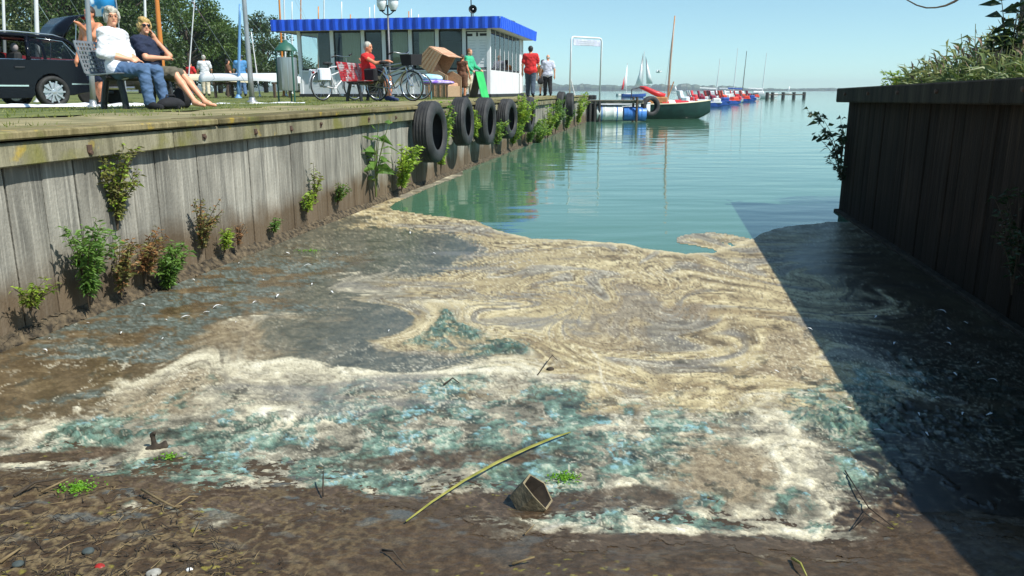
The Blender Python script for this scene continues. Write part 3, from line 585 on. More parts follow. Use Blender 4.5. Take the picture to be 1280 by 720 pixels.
# ================================================================ people: one continuous skin grown from a field
def sdf_grid(prims, cell, k):
    lo = np.min([np.minimum(np.array(p[1]) - max(np.ravel(p[3])), (np.array(p[2]) if p[0] == 'c' else np.array(p[1])) - max(np.ravel(p[3]))) for p in prims], 0) - 3 * cell
    hi = np.max([np.maximum(np.array(p[1]) + max(np.ravel(p[3])), (np.array(p[2]) if p[0] == 'c' else np.array(p[1])) + max(np.ravel(p[3]))) for p in prims], 0) + 3 * cell
    n = np.ceil((hi - lo) / cell).astype(int) + 1; Fd = np.full(n, .2)
    ax = [lo[i] + np.arange(n[i]) * cell for i in range(3)]
    for p in prims:
        r = max(np.ravel(p[3])); a = np.array(p[1], float); b = np.array(p[2], float) if p[0] == 'c' else a
        kk = p[4] if len(p) > 4 else k
        i0 = np.maximum(0, np.floor((np.minimum(a, b) - r - .06 - lo) / cell).astype(int)); i1 = np.minimum(n, np.ceil((np.maximum(a, b) + r + .06 - lo) / cell).astype(int) + 1)
        g = np.meshgrid(*[ax[i][i0[i]:i1[i]] for i in range(3)], indexing='ij')
        if p[0] == 'c':
            d = b - a; L = max(d @ d, 1e-9); t = np.clip(sum((g[i] - a[i]) * d[i] for i in range(3)) / L, 0, 1)
            D = np.sqrt(sum((g[i] - a[i] - t * d[i]) ** 2 for i in range(3))) - (p[3][0] + (p[3][1] - p[3][0]) * t)
        else:   # ellipsoid, optional rotation matrix in p[2]
            M = np.array(p[2]) if p[2] is not None else np.eye(3); q = [sum(M[j][i] * (g[j] - a[j]) for j in range(3)) / p[3][i] for i in range(3)]
            rr = np.sqrt(sum(c * c for c in q)) + 1e-9; gr = np.sqrt(sum((q[i] / p[3][i]) ** 2 for i in range(3))) + 1e-9; D = rr * (rr - 1) / gr
        S = Fd[i0[0]:i1[0], i0[1]:i1[1], i0[2]:i1[2]]
        h = np.clip(.5 + .5 * (S - D) / kk, 0, 1); S[...] = S + (D - S) * h - kk * h * (1 - h)
    return Fd, lo
def surface_nets(Fd, lo, cell):
    ins = Fd < 0; n = Fd.shape; c = [slice(0, -1), slice(1, None)]
    cor = [(i, j, k) for i in (0, 1) for j in (0, 1) for k in (0, 1)]
    cnt = sum(ins[c[i], c[j], c[k]].astype(int) for i, j, k in cor); act = (cnt > 0) & (cnt < 8)
    ci = np.argwhere(act); vid = np.full(act.shape, -1); vid[act] = np.arange(len(ci))
    vals = {o: Fd[ci[:, 0] + o[0], ci[:, 1] + o[1], ci[:, 2] + o[2]] for o in cor}
    acc = np.zeros((len(ci), 3)); w = np.zeros(len(ci))
    for o in cor:
        for ax in range(3):
            if o[ax] == 0:
                q = list(o); q[ax] = 1; q = tuple(q); a, b = vals[o], vals[q]; m = (a < 0) != (b < 0)
                t = np.where(m, a / np.where(m, a - b, 1), 0); p = np.array(o, float) + np.outer(t, np.eye(3)[ax]); acc[m] += p[m]; w[m] += 1
    V = (ci + acc / w[:, None]) * cell + lo; Fs = []
    for ax in range(3):
        sl0 = [slice(None)] * 3; sl1 = [slice(None)] * 3; sl0[ax] = slice(0, -1); sl1[ax] = slice(1, None)
        A, B = ins[tuple(sl0)], ins[tuple(sl1)]; e = np.argwhere(A != B); fl = A[tuple(e.T)]
        o1, o2 = (ax + 1) % 3, (ax + 2) % 3; ok = (e[:, o1] > 0) & (e[:, o2] > 0) & (e[:, o1] < n[o1] - 1) & (e[:, o2] < n[o2] - 1); e = e[ok]; fl = fl[ok]
        def q(d1, d2):
            f = e.copy(); f[:, o1] -= d1; f[:, o2] -= d2; return vid[tuple(f.T)]
        quad = np.column_stack([q(1, 1), q(0, 1), q(0, 0), q(1, 0)]); quad[~fl] = quad[~fl][:, ::-1]; Fs.append(quad)
    return V, np.concatenate(Fs)
def blob(name, prims, cell, mats, parent, k=.03):
    Fd, lo = sdf_grid(prims, cell, k); V, F = surface_nets(Fd, lo, cell); F = F[(F >= 0).all(1)]
    return link(name, np_mesh(name, V, F, mats), parent)
def skin_mat(name, c): return mat(name, lin(c), lin([min(255, v * 1.06) for v in c]), scale=12, rough=.5)
skin_mat('skin', (212, 152, 120)); skin_mat('skin_tan', (196, 128, 94)); mat('eye_dark', (.02, .015, .012), rough=.2); mat('lip', lin((170, 92, 82)), rough=.5)
def cloth(name, c, var=.82): return mat(name, lin([v * var for v in c]), lin(c), scale=7, rough=.9, bump=.006, bscale=16)
for nm, c in (('cloth_white', (232, 232, 236)), ('cloth_navy', (30, 40, 66)), ('denim', (84, 112, 148)), ('cloth_red', (214, 44, 44)), ('cloth_green', (66, 190, 140)), ('cloth_cream', (216, 204, 178)), ('cloth_black', (30, 30, 34)),
    ('denim_dark', (70, 84, 100)), ('cloth_pale', (206, 208, 224)), ('cloth_orange', (226, 152, 84)), ('cloth_olive', (104, 98, 82)), ('cloth_blue', (86, 150, 206)), ('cloth_brown', (112, 76, 54)), ('cloth_grey', (150, 148, 140)), ('shoe_dark', (24, 24, 28)), ('shoe_blue', (58, 70, 110))): cloth(nm, c)
for nm, c in (('hair_grey', (206, 200, 186)), ('hair_blonde', (214, 180, 112)), ('hair_brown', (70, 48, 34)), ('hair_dark', (36, 28, 24)), ('hair_ginger', (150, 96, 58))): mat(nm, lin([v * .6 for v in c]), lin(c), scale=30, rough=.6, bump=.008, bscale=40, stretch=(1, 1, .3))
mat('lens_black', (.01, .01, .012), rough=.08)

def V3(*a): return np.array(a, float)
def person(name_label, loc, rz, J, wear, skin='skin', cell=.016, hairm='hair_grey', hair='short', near=False, extras=None, group=None, scale=1.0):
    """J: joints in local space (faces -y, x to the figure's left). wear: list of (part name, material, prims function key, thickness)."""
    t = thing('person', name_label, 'person', loc, rz, group); t.scale = (scale,) * 3
    h = J['head']; look = J.get('look', (0, -1, 0)); f = V3(*look); f = f / np.linalg.norm(f); up = V3(0, 0, 1) - f * f[2]; up /= np.linalg.norm(up); rt = np.cross(up, f) * -1; rt = np.cross(f, up)
    HM = np.column_stack([rt, f, up])          # columns: right, forward, up of the head
    hp = lambda r, fw, u: h + rt * r + f * fw + up * u
    EL = lambda c, M, r, k=None: ('e', c, M, r) if k is None else ('e', c, M, r, k)
    P = [EL(hp(0, -.008, .025), HM, (.074, .092, .095)), EL(hp(0, .028, -.045), HM, (.056, .062, .07)), ('c', hp(0, -.015, -.05), J['neck'], (.05, .054)),
         EL(hp(0, .088, -.018), HM, (.014, .026, .03), .012), EL(hp(0, .074, -.095), HM, (.026, .022, .02), .02), EL(hp(.078, -.005, -.012), HM, (.012, .024, .032), .01), EL(hp(-.078, -.005, -.012), HM, (.012, .024, .032), .01),
         EL(hp(0, .076, .034), HM, (.05, .016, .012), .015)]
    ch, pe = J['chest'], J['pelvis']; sl_, sr = J['shL'], J['shR']; hl, hr = J['hipL'], J['hipR']; fat = J.get('fat', 1.0)
    mid = (ch + pe) / 2
    fwd = J.get('fwd', V3(0, -1, 0)); 
    torso = lambda g: [('c', J['neck'], ch, (.05 + g, .085 + g)), ('c', sl_, sr, (.072 + g, .072 + g)), ('c', ch + (sl_ - ch) * .35, mid + (sl_ - ch) * .3, (.105 * fat + g, .108 * fat + g), .06), ('c', ch + (sr - ch) * .35, mid + (sr - ch) * .3, (.105 * fat + g, .108 * fat + g), .06),
        ('c', mid + (hl - pe) * .5 + fwd * .02 * fat, pe + (hl - pe) * .45, (.11 * fat + g, .115 * fat + g), .06), ('c', mid + (hr - pe) * .5 + fwd * .02 * fat, pe + (hr - pe) * .45, (.11 * fat + g, .115 * fat + g), .06)]
    def arm(s, g, upto): 
        a, e, w_ = J['sh' + s], J['el' + s], J['wr' + s]
        if upto == 'short': return [('c', a, a + (e - a) * .62, (.062 + g, .056 + g))]
        if upto == 'long': return [('c', a, e, (.06 + g, .048 + g)), ('c', e, e + (w_ - e) * .92, (.046 + g, .036 + g))]
        if upto == 'three': return [('c', a, e, (.058 + g, .048 + g)), ('c', e, e + (w_ - e) * .3, (.048 + g, .044 + g))]
        if upto == 'none': return []
        return [('c', a, e, (.054, .041)), ('c', e, w_, (.042, .028))]
    def leg(s, g, upto):
        a, kn, an = J['hip' + s], J['kn' + s], J['an' + s]
        if upto == 'long': return [('c', a, kn, (.094 + g, .064 + g)), ('c', kn, an + (kn - an) * .05, (.062 + g, .05 + g))]
        if upto == 'knee': return [('c', a, a + (kn - a) * .93, (.096 + g, .072 + g))]
        if upto == 'short': return [('c', a, a + (kn - a) * .55, (.096 + g, .086 + g))]
        return [('c', a, kn, (.085, .056)), ('c', kn, kn + (an - kn) * .35, (.054, .056)), ('c', kn + (an - kn) * .35, an, (.056, .036))]
    for s in 'LR':
        P += arm(s, 0, 'skin') + leg(s, 0, 'skin')
        w_, e = J['wr' + s], J['el' + s]; d = (w_ - e) / np.linalg.norm(w_ - e); d = V3(*J.get('hd' + s, d)); d = d / np.linalg.norm(d)
        side = np.cross(d, V3(0, 0, 1)); side = side / (np.linalg.norm(side) + 1e-6) if np.linalg.norm(side) > .05 else V3(1, 0, 0); nn = np.cross(side, d); cur = J.get('curl' + s, -.35)
        P += [('c', w_, w_ + d * .05, (.026, .03)), ('c', w_ + d * .05 - side * .018, w_ + d * .085 - side * .02, (.02, .014)), ('c', w_ + d * .05 + side * .018, w_ + d * .085 + side * .02, (.02, .014))]
        if near:
            for q, L in ((-.03, .075), (-.01, .085), (.01, .08), (.03, .062)):
                b0 = w_ + d * .085 + side * q; m1 = b0 + d * L * .5 + nn * cur * L * .3; P += [('c', b0, m1, (.0098, .0092), .006), ('c', m1, m1 + d * L * .4 + nn * cur * L * .7, (.0092, .0078), .006)]
            tb = w_ + d * .03 + side * .03 * (1 if s == 'L' else -1); P += [('c', tb, tb + d * .045 + side * .03 * (1 if s == 'L' else -1), (.013, .01), .008)]
        else: P += [('c', w_ + d * .08, w_ + d * .15 + nn * cur * .06, (.026, .018)), ('c', w_ + d * .04, w_ + d * .085 + side * .045 * (1 if s == 'L' else -1), (.014, .01))]
        an, to = J['an' + s], J['to' + s]; P += [('c', an, an + (to - an) * .35 - V3(0, 0, .0), (.036, .036)), ('c', an - (to - an) * .15 - V3(0, 0, .03), to, (.032, .026))]
    P += torso(0)
    body = blob('body', P, cell, skin, t)
    for pn, mt, kind, g in wear:
        pr = []
        if kind.startswith('top'):
            pr = torso(g)[1:] + arm('L', g, kind.split('_')[1]) + arm('R', g, kind.split('_')[1])
            pr = [('c', J['neck'] + (ch - J['neck']) * .55, ch, (.062 + g, .085 + g))] + pr
            if 'hem' in kind: pr += [('c', hl + V3(0, 0, .02), hr + V3(0, 0, .02), (.112 * fat + g, .112 * fat + g))]
        elif kind.startswith('leg'):
            pr = [('c', hl, hr, (.1 * fat + g, .1 * fat + g)), ('c', pe, pe + (mid - pe) * .25, (.12 * fat + g, .115 * fat + g))] + leg('L', g, kind.split('_')[1]) + leg('R', g, kind.split('_')[1])
        elif kind == 'shoe':
            for s in 'LR':
                an, to = J['an' + s], J['to' + s]; pr = [('c', an - (to - an) * .18 - V3(0, 0, .03), to + (to - an) * .08, (.045, .04)), ('c', an, an - V3(0, 0, .03), (.048, .048)), ('c', an + (to - an) * .1 - V3(0, 0, .0), an + (to - an) * .7 - V3(0, 0, .02), (.046, .036))]
                blob(pn, pr, max(cell * .7, .01), mt, t, .02)
            continue
        ob = blob(pn, pr, cell, mt, t, .03); nv_ = len(ob.data.vertices); co = np.empty(nv_ * 3); no = np.empty(nv_ * 3); ob.data.vertices.foreach_get('co', co); ob.data.vertices.foreach_get('normal', no); co = co.reshape(-1, 3); no = no.reshape(-1, 3)
        fold = fbm(co[:, 0] * 9 + co[:, 1] * 7, co[:, 2] * 13 + co[:, 1] * 9, 3, 11); rdg = 1 - np.abs(fbm(co[:, 0] * 5 + co[:, 1] * 6, co[:, 2] * 9 - co[:, 1] * 5, 2, 13)) * 3
        co += no * (fold * .012 + np.clip(rdg, -.3, 1) * .007)[:, None]; ob.data.vertices.foreach_set('co', co.ravel())
    hg = []
    if hair == 'short': hg = [EL(hp(0, -.022, .045), HM, (.084, .094, .092)), EL(hp(0, -.055, -.01), HM, (.078, .055, .07)), EL(hp(.06, -.015, .03), HM, (.026, .05, .045)), EL(hp(-.06, -.015, .03), HM, (.026, .05, .045))]
    if hair == 'bob': hg = [EL(hp(0, -.02, .05), HM, (.092, .1, .092)), EL(hp(0, -.06, -.02), HM, (.088, .06, .09)), EL(hp(.074, -.01, .0), HM, (.03, .055, .075)), EL(hp(-.074, -.01, .0), HM, (.03, .055, .075)), EL(hp(0, .062, .085), HM, (.07, .032, .03)), EL(hp(.03, .03, .11), HM, (.06, .06, .035))]
    if hair == 'long': hg = [EL(hp(0, -.02, .05), HM, (.09, .1, .09)), EL(hp(0, -.06, -.06), HM, (.085, .055, .13)), EL(hp(.07, -.02, -.02), HM, (.028, .05, .1)), EL(hp(-.07, -.02, -.02), HM, (.028, .05, .1))]
    if hair == 'bald': hg = [EL(hp(0, -.05, .0), HM, (.08, .055, .05)), EL(hp(.06, -.025, .0), HM, (.025, .05, .035)), EL(hp(-.06, -.025, .0), HM, (.025, .05, .035))]
    if hg:
        ho = blob('hair', hg, cell * .75, hairm, t, .025)
        if near:
            co = np.empty(len(ho.data.vertices) * 3); ho.data.vertices.foreach_get('co', co); co = co.reshape(-1, 3)
            c0 = h; dv = co - c0; nn_ = fbm(dv @ rt * 60, dv @ up * 18 + dv @ f * 25, 3, 7) * .012; co += dv / np.linalg.norm(dv, axis=1)[:, None] * nn_[:, None]; ho.data.vertices.foreach_set('co', co.ravel())
    # face
    if cell <= .02:
        for s in (-1, 1):
            if not (extras and 'shades' in extras): MB().ball(hp(s * .032, .078, .008), .0105, 8, 6).build('eye', 'eye_dark', body, True)
        MB().ball(hp(0, .086, -.06), (.024, .007, .007), 8, 5, M=Matrix([list(r) for r in HM])).build('mouth', 'lip', body, True)
    if extras and 'shades' in extras:
        g_ = MB()
        for s in (-1, 1):
            g_.ball(hp(s * .034, .092, .01), (.031, .008, .024), 10, 6, M=Matrix([list(r) for r in HM])); g_.tube([hp(s * .062, .088, .014), hp(s * .082, .0, .008)], .004, 5)
        g_.tube([hp(-.01, .098, .014), hp(.01, .098, .014)], .004, 5); g_.build('sunglasses', 'lens_black', t, True)
    if extras and 'glasses' in extras:
        g_ = MB()
        for s in (-1, 1):
            ring = [hp(s * .034 + .027 * math.cos(a), .098, .01 + .019 * math.sin(a)) for a in np.linspace(0, 2 * math.pi, 13)]; g_.tube(ring, .0025, 5); g_.tube([hp(s * .062, .096, .014), hp(s * .084, .0, .008)], .0025, 5)
        g_.tube([hp(-.008, .1, .012), hp(.008, .1, .012)], .0025, 5); g_.build('glasses', 'lens_black', t, True)
    return t
def standing(stride=.0, armL=(.06, 0), armR=(.06, 0), bend=0, hgt=1.0, head_look=(0, -1, 0), fat=1.0, turn=0):
    """arm = (out, forward swing in radians, elbow bend)"""
    J = dict(pelvis=V3(0, 0, .95), chest=V3(0, -.02 - bend * .5, 1.32), neck=V3(0, .01 - bend * .75, 1.5), head=V3(0, -.01 - bend * .95, 1.635), fat=fat, look=head_look)
    for s, x in (('L', 1), ('R', -1)):
        fw = stride * x; J['hip' + s] = V3(.09 * x, 0, .92); J['kn' + s] = V3(.095 * x, -fw * .5 - .02, .5); J['an' + s] = V3(.095 * x, -fw + (.1 if fw < 0 else 0), .085 + (.05 if fw < -.05 else 0)); J['to' + s] = J['an' + s] + V3(.02 * x, -.16, -.055 - (.03 if fw < -.05 else 0))
        J['sh' + s] = V3(.18 * x, .0 - bend * .6, 1.41)
        o, sw, *eb = (armL if s == 'L' else armR); eb = eb[0] if eb else .25
        e = J['sh' + s] + V3(x * (.05 + o), -math.sin(sw) * .29, -math.cos(sw) * .29); J['el' + s] = e
        J['wr' + s] = e + V3(-x * o * .3 if eb > 1 else x * o * .2, -math.sin(sw + eb) * .26, -math.cos(sw + eb) * .26)
    return J
def face_to(p, q):              # rotation that makes a figure at p (facing -y) look towards q
    d = Vector(q) - Vector(p); return math.atan2(d.x, -d.y)

# --- the couple on the bench (bench faces the water, people face local -y = +WN)
RB = math.atan2(WN.x, -WN.y)
def seated(seat=.45, legs=(.44, .44), knee_dx=(0, 0), lean=.08, fat=1.0, look=(0, -1, 0)):
    J = dict(pelvis=V3(0, 0, seat + .11), chest=V3(0, .03 + lean * .6, seat + .46), neck=V3(0, .03 + lean, seat + .64), head=V3(0, .0 + lean, seat + .775), fat=fat, look=look)
    for i, (s, x) in enumerate((('L', 1), ('R', -1))):
        J['hip' + s] = V3(.1 * x, -.02, seat + .085); J['kn' + s] = V3(.12 * x + knee_dx[i], -.46, seat + .075); J['an' + s] = V3(.12 * x + knee_dx[i], -.46 - legs[i] + .44 - .03, .085); J['to' + s] = J['an' + s] + V3(0, -.15, -.05)
        J['sh' + s] = V3(.19 * x, .02 + lean * .9, seat + .55)
    return J
bp = G(152, 10.95); BENCH = Vector((bp.x, bp.y, gz(bp.x, bp.y)))
BX = Vector((math.cos(RB), math.sin(RB), 0)); BF = Vector((math.sin(RB), -math.cos(RB), 0))    # local x, local -y
camdir = lambda p: Vector((0, 0, H)) - p
def local_dir(d, rz): return (d.x * math.cos(rz) + d.y * math.sin(rz), -d.x * math.sin(rz) + d.y * math.cos(rz), d.z)
# ================================================================ things on the quay
mat('black_steel', (.012, .012, .013), (.03, .03, .03), scale=20, rough=.45); mat('grey_steel', (.25, .27, .29), (.38, .4, .42), scale=15, rough=.4, metal=.6); mat('red_on_silver', lin((176, 36, 44)), lin((186, 176, 176)), scale=5, rough=.4, metal=.2, lo=.5, hi=.62)  # red on silver: a reddish reflection painted into the bench colour
mat('white_paint', (.72, .73, .74), (.82, .82, .82), scale=6, rough=.45); mat('silver', (.5, .52, .54), (.62, .63, .65), scale=20, rough=.28, metal=.9)
def perf(mb, c, ux, uy, w, h, nx, ny, t=.012, fr=.35):
    """perforated sheet: a lattice of flat bars round real holes"""
    c = Vector(c); ux = Vector(ux).normalized(); uy = Vector(uy).normalized(); uz = ux.cross(uy); Rm = Matrix((ux, uy, uz)).transposed()
    for i in range(nx + 1): mb.box(c + ux * (w * (i / nx - .5)), (w / nx * fr * (1.6 if i in (0, nx) else 1), h + .01, t), Rm)
    for j in range(ny + 1): mb.box(c + uy * (h * (j / ny - .5)), (w + .01, h / ny * fr * (1.6 if j in (0, ny) else 1), t * .8), Rm)
def make_bench(label, loc, rz, panel, x0=-.52, x1=1.42):
    t = thing('bench', label, 'bench', loc, rz); L = x1 - x0; n = 3; wp = L / n - .05
    for i in range(n):
        cx = x0 + L * (i + .5) / n
        s = MB(); perf(s, (cx, -.02, .45), (1, 0, 0), (0, 1, -.06), wp, .42, 9, 7); s.build('seat', panel, t)
        b = MB(); perf(b, (cx, .27, .66), (1, 0, 0), (0, .28, 1), wp, .40, 9, 7); b.build('backrest', panel, t)
    for x in (x0 + .3, x1 - .3):
        MB().tube([(x, -.12, 0), (x, -.1, .2), (x, -.05, .43)], .042, 8).build('leg', 'black_steel', t, 40)
        MB().tube([(x, .22, .0), (x, .18, .2), (x, .12, .43)], .042, 8).build('leg', 'black_steel', t, 40)
        MB().tube([(x, -.2, .425), (x, .18, .415), (x, .23, .46), (x, .34, .84)], .022, 6).build('bracket', 'black_steel', t, 40)
    MB().tube([(x0 + .05, -.02, .405), (x1 - .05, -.02, .405)], .035, 8).build('beam', 'black_steel', t, 40)
    return t
make_bench('grey perforated metal bench with the couple sitting on it', BENCH, RB, 'grey_steel', -.36, 1.3)

# man in white shirt
toCam = camdir(BENCH + Vector((0, 0, 1.2))).normalized(); lk = local_dir(toCam, RB); lk = (lk[0] * .8, lk[1] - .15, 0)
J = seated(fat=1.12, lean=.03, look=lk, knee_dx=(.03, -.02)); J.update(elL=V3(.27, .02, .76), elR=V3(-.27, .05, .74), wrL=V3(.06, -.23, .67), wrR=V3(-.05, -.25, .66), hdR=(.9, -.4, -.1), hdL=(-.9, -.4, -.1))
J['anR'] = V3(-.14, -.5, .085); J['toR'] = V3(-.15, -.66, .035); J['anL'] = V3(.18, -.52, .085); J['toL'] = V3(.2, -.68, .035)
person('person with grey hair in white shirt and blue jeans sitting on the bench', BENCH + BF * .04, RB, J, [('trousers', 'denim', 'leg_long', .016), ('shirt', 'cloth_white', 'top_three_hem', .013), ('shoe', 'shoe_dark', 'shoe', 0)], cell=.011, hairm='hair_grey', hair='bob', near=True, extras=['glasses'], scale=.955)
# woman in navy top
J = seated(fat=1.08, lean=.02, look=(lk[0] * .95, lk[1] - .1, .03), knee_dx=(.0, .05))
J.update(elL=V3(.24, -.2, .80), elR=V3(-.22, -.1, .76), wrL=V3(.1, -.07, 1.05), wrR=V3(.1, -.22, .76), hdL=(-.35, .25, 1), hdR=(1, -.1, 0))
J['anL'] = V3(.12, -.82, .1); J['toL'] = V3(.14, -.97, .045); J['anR'] = V3(-.1, -.78, .1); J['toR'] = V3(-.1, -.93, .045)
p = BENCH + BX * .68 + BF * .02
person('person with blonde hair and sunglasses in navy top, barefoot on the bench', p, RB, J, [('shirt', 'cloth_navy', 'top_short_hem', .02), ('shorts', 'cloth_olive', 'leg_knee', .02)], cell=.011, hairm='hair_blonde', hair='bob', near=True, extras=['shades'], scale=.9)
# bag and shoes at their feet
def soft_bag(name, label, loc, size, m, rz=0, strap=True):
    t = thing(name, label, 'bag', loc, rz); a, b, c = size
    blob('bag_body', [('e', V3(0, 0, c * .48), None, (a * .5, b * .5, c * .5)), ('e', V3(a * .2, 0, c * .35), None, (a * .35, b * .5, c * .36)), ('e', V3(-a * .2, b * .1, c * .35), None, (a * .35, b * .45, c * .36))], .014, m, t, .04)
    if strap: MB().tube([(-a * .3, 0, c * .7), (-a * .2, 0, c * 1.15), (a * .2, 0, c * 1.15), (a * .3, 0, c * .7)], .012, 6).build('strap', m, t, True)
    return t
q = BENCH + BX * .18 + BF * .62; soft_bag('bag', 'black bag lying at the feet of the person in jeans', (q.x, q.y, gz(q.x, q.y)), (.42, .24, .16), 'cloth_black', RB)
q = BENCH + BX * .75 + BF * .42; soft_bag('bag', 'dark upright bag under the bench behind bare feet', (q.x, q.y, gz(q.x, q.y)), (.26, .2, .3), 'cloth_black', RB, False)

# --- second bench with the person in red
b2 = G(462, 19.6); make_bench('silver bench with painted-in reddish reflections beside the bicycles', b2, RB, 'red_on_silver', -1.15, .75)
J = seated(fat=1.05, lean=-.02, look=(-.15, -1, -.1)); J.update(elR=V3(-.24, -.26, .86), wrR=V3(-.2, -.52, .9), elL=V3(.36, .2, .78), wrL=V3(.42, .3, .9), hdR=(0, -1, 0))
person('person with white hair in red sleeveless top holding a bicycle', b2 + BX * .0, RB, J, [('shirt', 'cloth_red', 'top_none_hem', .02), ('shorts', 'cloth_olive', 'leg_knee', .018), ('shoe', 'shoe_blue', 'shoe', 0)], skin='skin_tan', cell=.015, hairm='hair_grey', hair='short')

# --- bicycles
mat('rubber', (.012, .012, .012), (.03, .03, .028), scale=14, rough=.75); mat('bike_white', (.6, .6, .6), rough=.35); mat('bike_dark', (.03, .035, .05), rough=.35); mat('bike_teal', lin((86, 128, 130)), rough=.4); mat('bag_white', lin((204, 214, 224)), lin((226, 230, 236)), scale=8, rough=.7)
def wheel(parent, x, r=.345, m='bike_white', z=None):
    z = r if z is None else z; M = Matrix.Translation((x, 0, z)) @ Matrix.Rotation(R(90), 4, 'X'); g = link('wheel', None, parent)
    MB().lathe([(r - .03, -.012), (r - .012, -.018), (r, 0), (r - .012, .018), (r - .03, .012)], 28, M, closed=True).build('tyre', 'rubber', g, True)
    MB().lathe([(r - .045, -.01), (r - .03, -.012), (r - .03, .012), (r - .045, .01)], 28, M, closed=True).build('rim', 'silver', g, True)
    sp = MB()
    for i in range(14):
        a = 2 * math.pi * i / 14; sp.tube([M @ Vector((.02 * math.cos(a + .5), .02 * math.sin(a + .5), .02 * (-1) ** i)), M @ Vector(((r - .04) * math.cos(a), (r - .04) * math.sin(a), 0))], .0025, 3, cap=False)
    sp.lathe([(.001, -.035), (.022, -.03), (.022, .03), (.001, .035)], 8, M); sp.build('spokes', 'silver', g)
    fd = MB(); pts = [Vector((x + (r + .03) * math.cos(a), 0, z + (r + .03) * math.sin(a))) for a in np.linspace(R(25), R(190), 14)]
    for i in range(13): fd.add([pts[i] + Vector((0, -.022, 0)), pts[i] + Vector((0, .022, 0)), pts[i + 1] + Vector((0, .022, 0)), pts[i + 1] + Vector((0, -.022, 0))], [(0, 1, 2, 3)])
    fd.build('mudguard', m, g, True)
def bicycle(label, loc, rz, m='bike_white', steer=0, bag=None, basket=False, lean=.06):
    t = thing('bicycle', label, 'bicycle', loc, rz, 'bicycles parked around the red bench'); t.rotation_euler = (lean, 0, rz)
    wheel(t, -.53, m=m); wheel(t, .53, m=m)
    f = MB(); bb = (-.1, 0, .29); st = (-.25, 0, .78); hd = (.36, 0, .86); hb = (.4, 0, .7); r_ = .017
    for a, b in ((bb, st), (bb, hb), (st, hd), ((-.2, 0, .6), (.38, 0, .78)), (bb, (-.53, .05, .345)), (bb, (-.53, -.05, .345)), ((-.24, 0, .74), (-.53, .05, .345)), ((-.24, 0, .74), (-.53, -.05, .345)), (hd, hb)): f.tube([a, b], r_, 6)
    f.build('frame', m, t, 50)
    k = MB(); k.tube([hb, (.47, .05, .5), (.53, .05, .345)], .012, 6); k.tube([hb, (.47, -.05, .5), (.53, -.05, .345)], .012, 6); k.build('fork', m, t, 50)
    h = MB(); h.tube([hd, (.34, 0, 1.02)], .014, 6); h.tube([(.2, -.3, 1.07), (.3, -.26, 1.1), (.38, -.1, 1.06), (.38, .1, 1.06), (.3, .26, 1.1), (.2, .3, 1.07)], .012, 6); h.build('handlebar', 'silver', t, 50)
    for s in (-1, 1): MB().tube([(.16, s * .31, 1.06), (.28, s * .27, 1.1)], .02, 6).build('grip', 'rubber', t)
    MB().ball((-.29, 0, .88), (.14, .085, .04), 10, 6).ball((-.2, 0, .875), (.1, .035, .03), 8, 5).tube([(-.25, 0, .76), (-.27, 0, .86)], .014, 6).build('saddle', 'rubber', t, True)
    c = MB(); c.lathe([(.09, -.004), (.1, -.004), (.1, .004), (.09, .004)], 16, Matrix.Translation((-.1, -.045, .29)) @ Matrix.Rotation(R(90), 4, 'X'), closed=True); c.tube([(-.1, -.06, .29), (-.02, -.07, .14)], .01, 5); c.tube([(-.1, .06, .29), (-.18, .07, .44)], .01, 5); c.box((0, -.1, .13), (.09, .06, .02)); c.box((-.2, .1, .45), (.09, .06, .02)); c.build('crank', 'silver', t)
    rk = MB(); rk.tube([(-.3, .06, .74), (-.75, .06, .74), (-.75, -.06, .74), (-.3, -.06, .74)], .008, 5); rk.tube([(-.6, .06, .74), (-.53, .06, .36)], .007, 5); rk.tube([(-.6, -.06, .74), (-.53, -.06, .36)], .007, 5); rk.build('carrier', 'black_steel', t)
    MB().box((-.76, 0, .66), (.03, .07, .05)).build('rear_light', 'red_on_silver', t)
    if bag:
        for s in (-1, 1): MB().box((-.55, s * .15, .6), (.34, .14, .3), ch=.03).build('pannier', bag, t)
    if basket: MB().box((.56, 0, .92), (.28, .36, .24), taper=1.15).build('basket', 'cloth_black', t)
    return t
p = G(424, 20.3); bicycle('bicycle with white panniers behind the reddish silver bench', p, R(55), 'bike_white', bag='bag_white', lean=-.05)
p = G(494, 19.2); bicycle('silver bicycle with black basket held by the person in red', p, R(-32), 'silver', basket=True, bag='cloth_black')
p = G(499, 21.6); bicycle('dark bicycle with slim mudguards behind the silver one', p, R(8), 'bike_dark', lean=.03)

# --- litter bin
p = G(361.5, 17.7); t = thing('litter_bin', 'round steel litter bin with green roof on thin legs', 'litter bin', p)
mat('bin_steel', (.34, .37, .38), (.5, .52, .53), scale=3, rough=.3, metal=.75, stretch=(6, 6, .3)); mat('bin_green', lin((36, 84, 70)), lin((48, 100, 82)), scale=8, rough=.5)
pr = [(.001, .24), (.2, .24), (.205, .26)]
for i in range(1): pr += [(.205, .92), (.19, .925), (.185, .3), (.001, .3)]
b = MB(); b.lathe(pr, 26); b.build('drum', 'bin_steel', t, 30)
for i in range(10):
    a = 2 * math.pi * i / 10; MB().tube([(.207 * math.cos(a), .207 * math.sin(a), .25), (.207 * math.cos(a), .207 * math.sin(a), .92)], .006, 4).build('rib', 'bin_steel', t)
MB().lathe([(.235, 1.06), (.215, 1.1), (.13, 1.2), (.05, 1.24), (.02, 1.28), (.001, 1.285)], 20).lathe([(.235, 1.06), (.2, 1.06), (.001, 1.1)], 20).build('roof', 'bin_green', t, 40)
for a in (R(200), R(320), R(90)): MB().tube([(.21 * math.cos(a), .21 * math.sin(a), 0), (.21 * math.cos(a), .21 * math.sin(a), 1.1)], .018, 6).build('leg', 'bin_green', t)

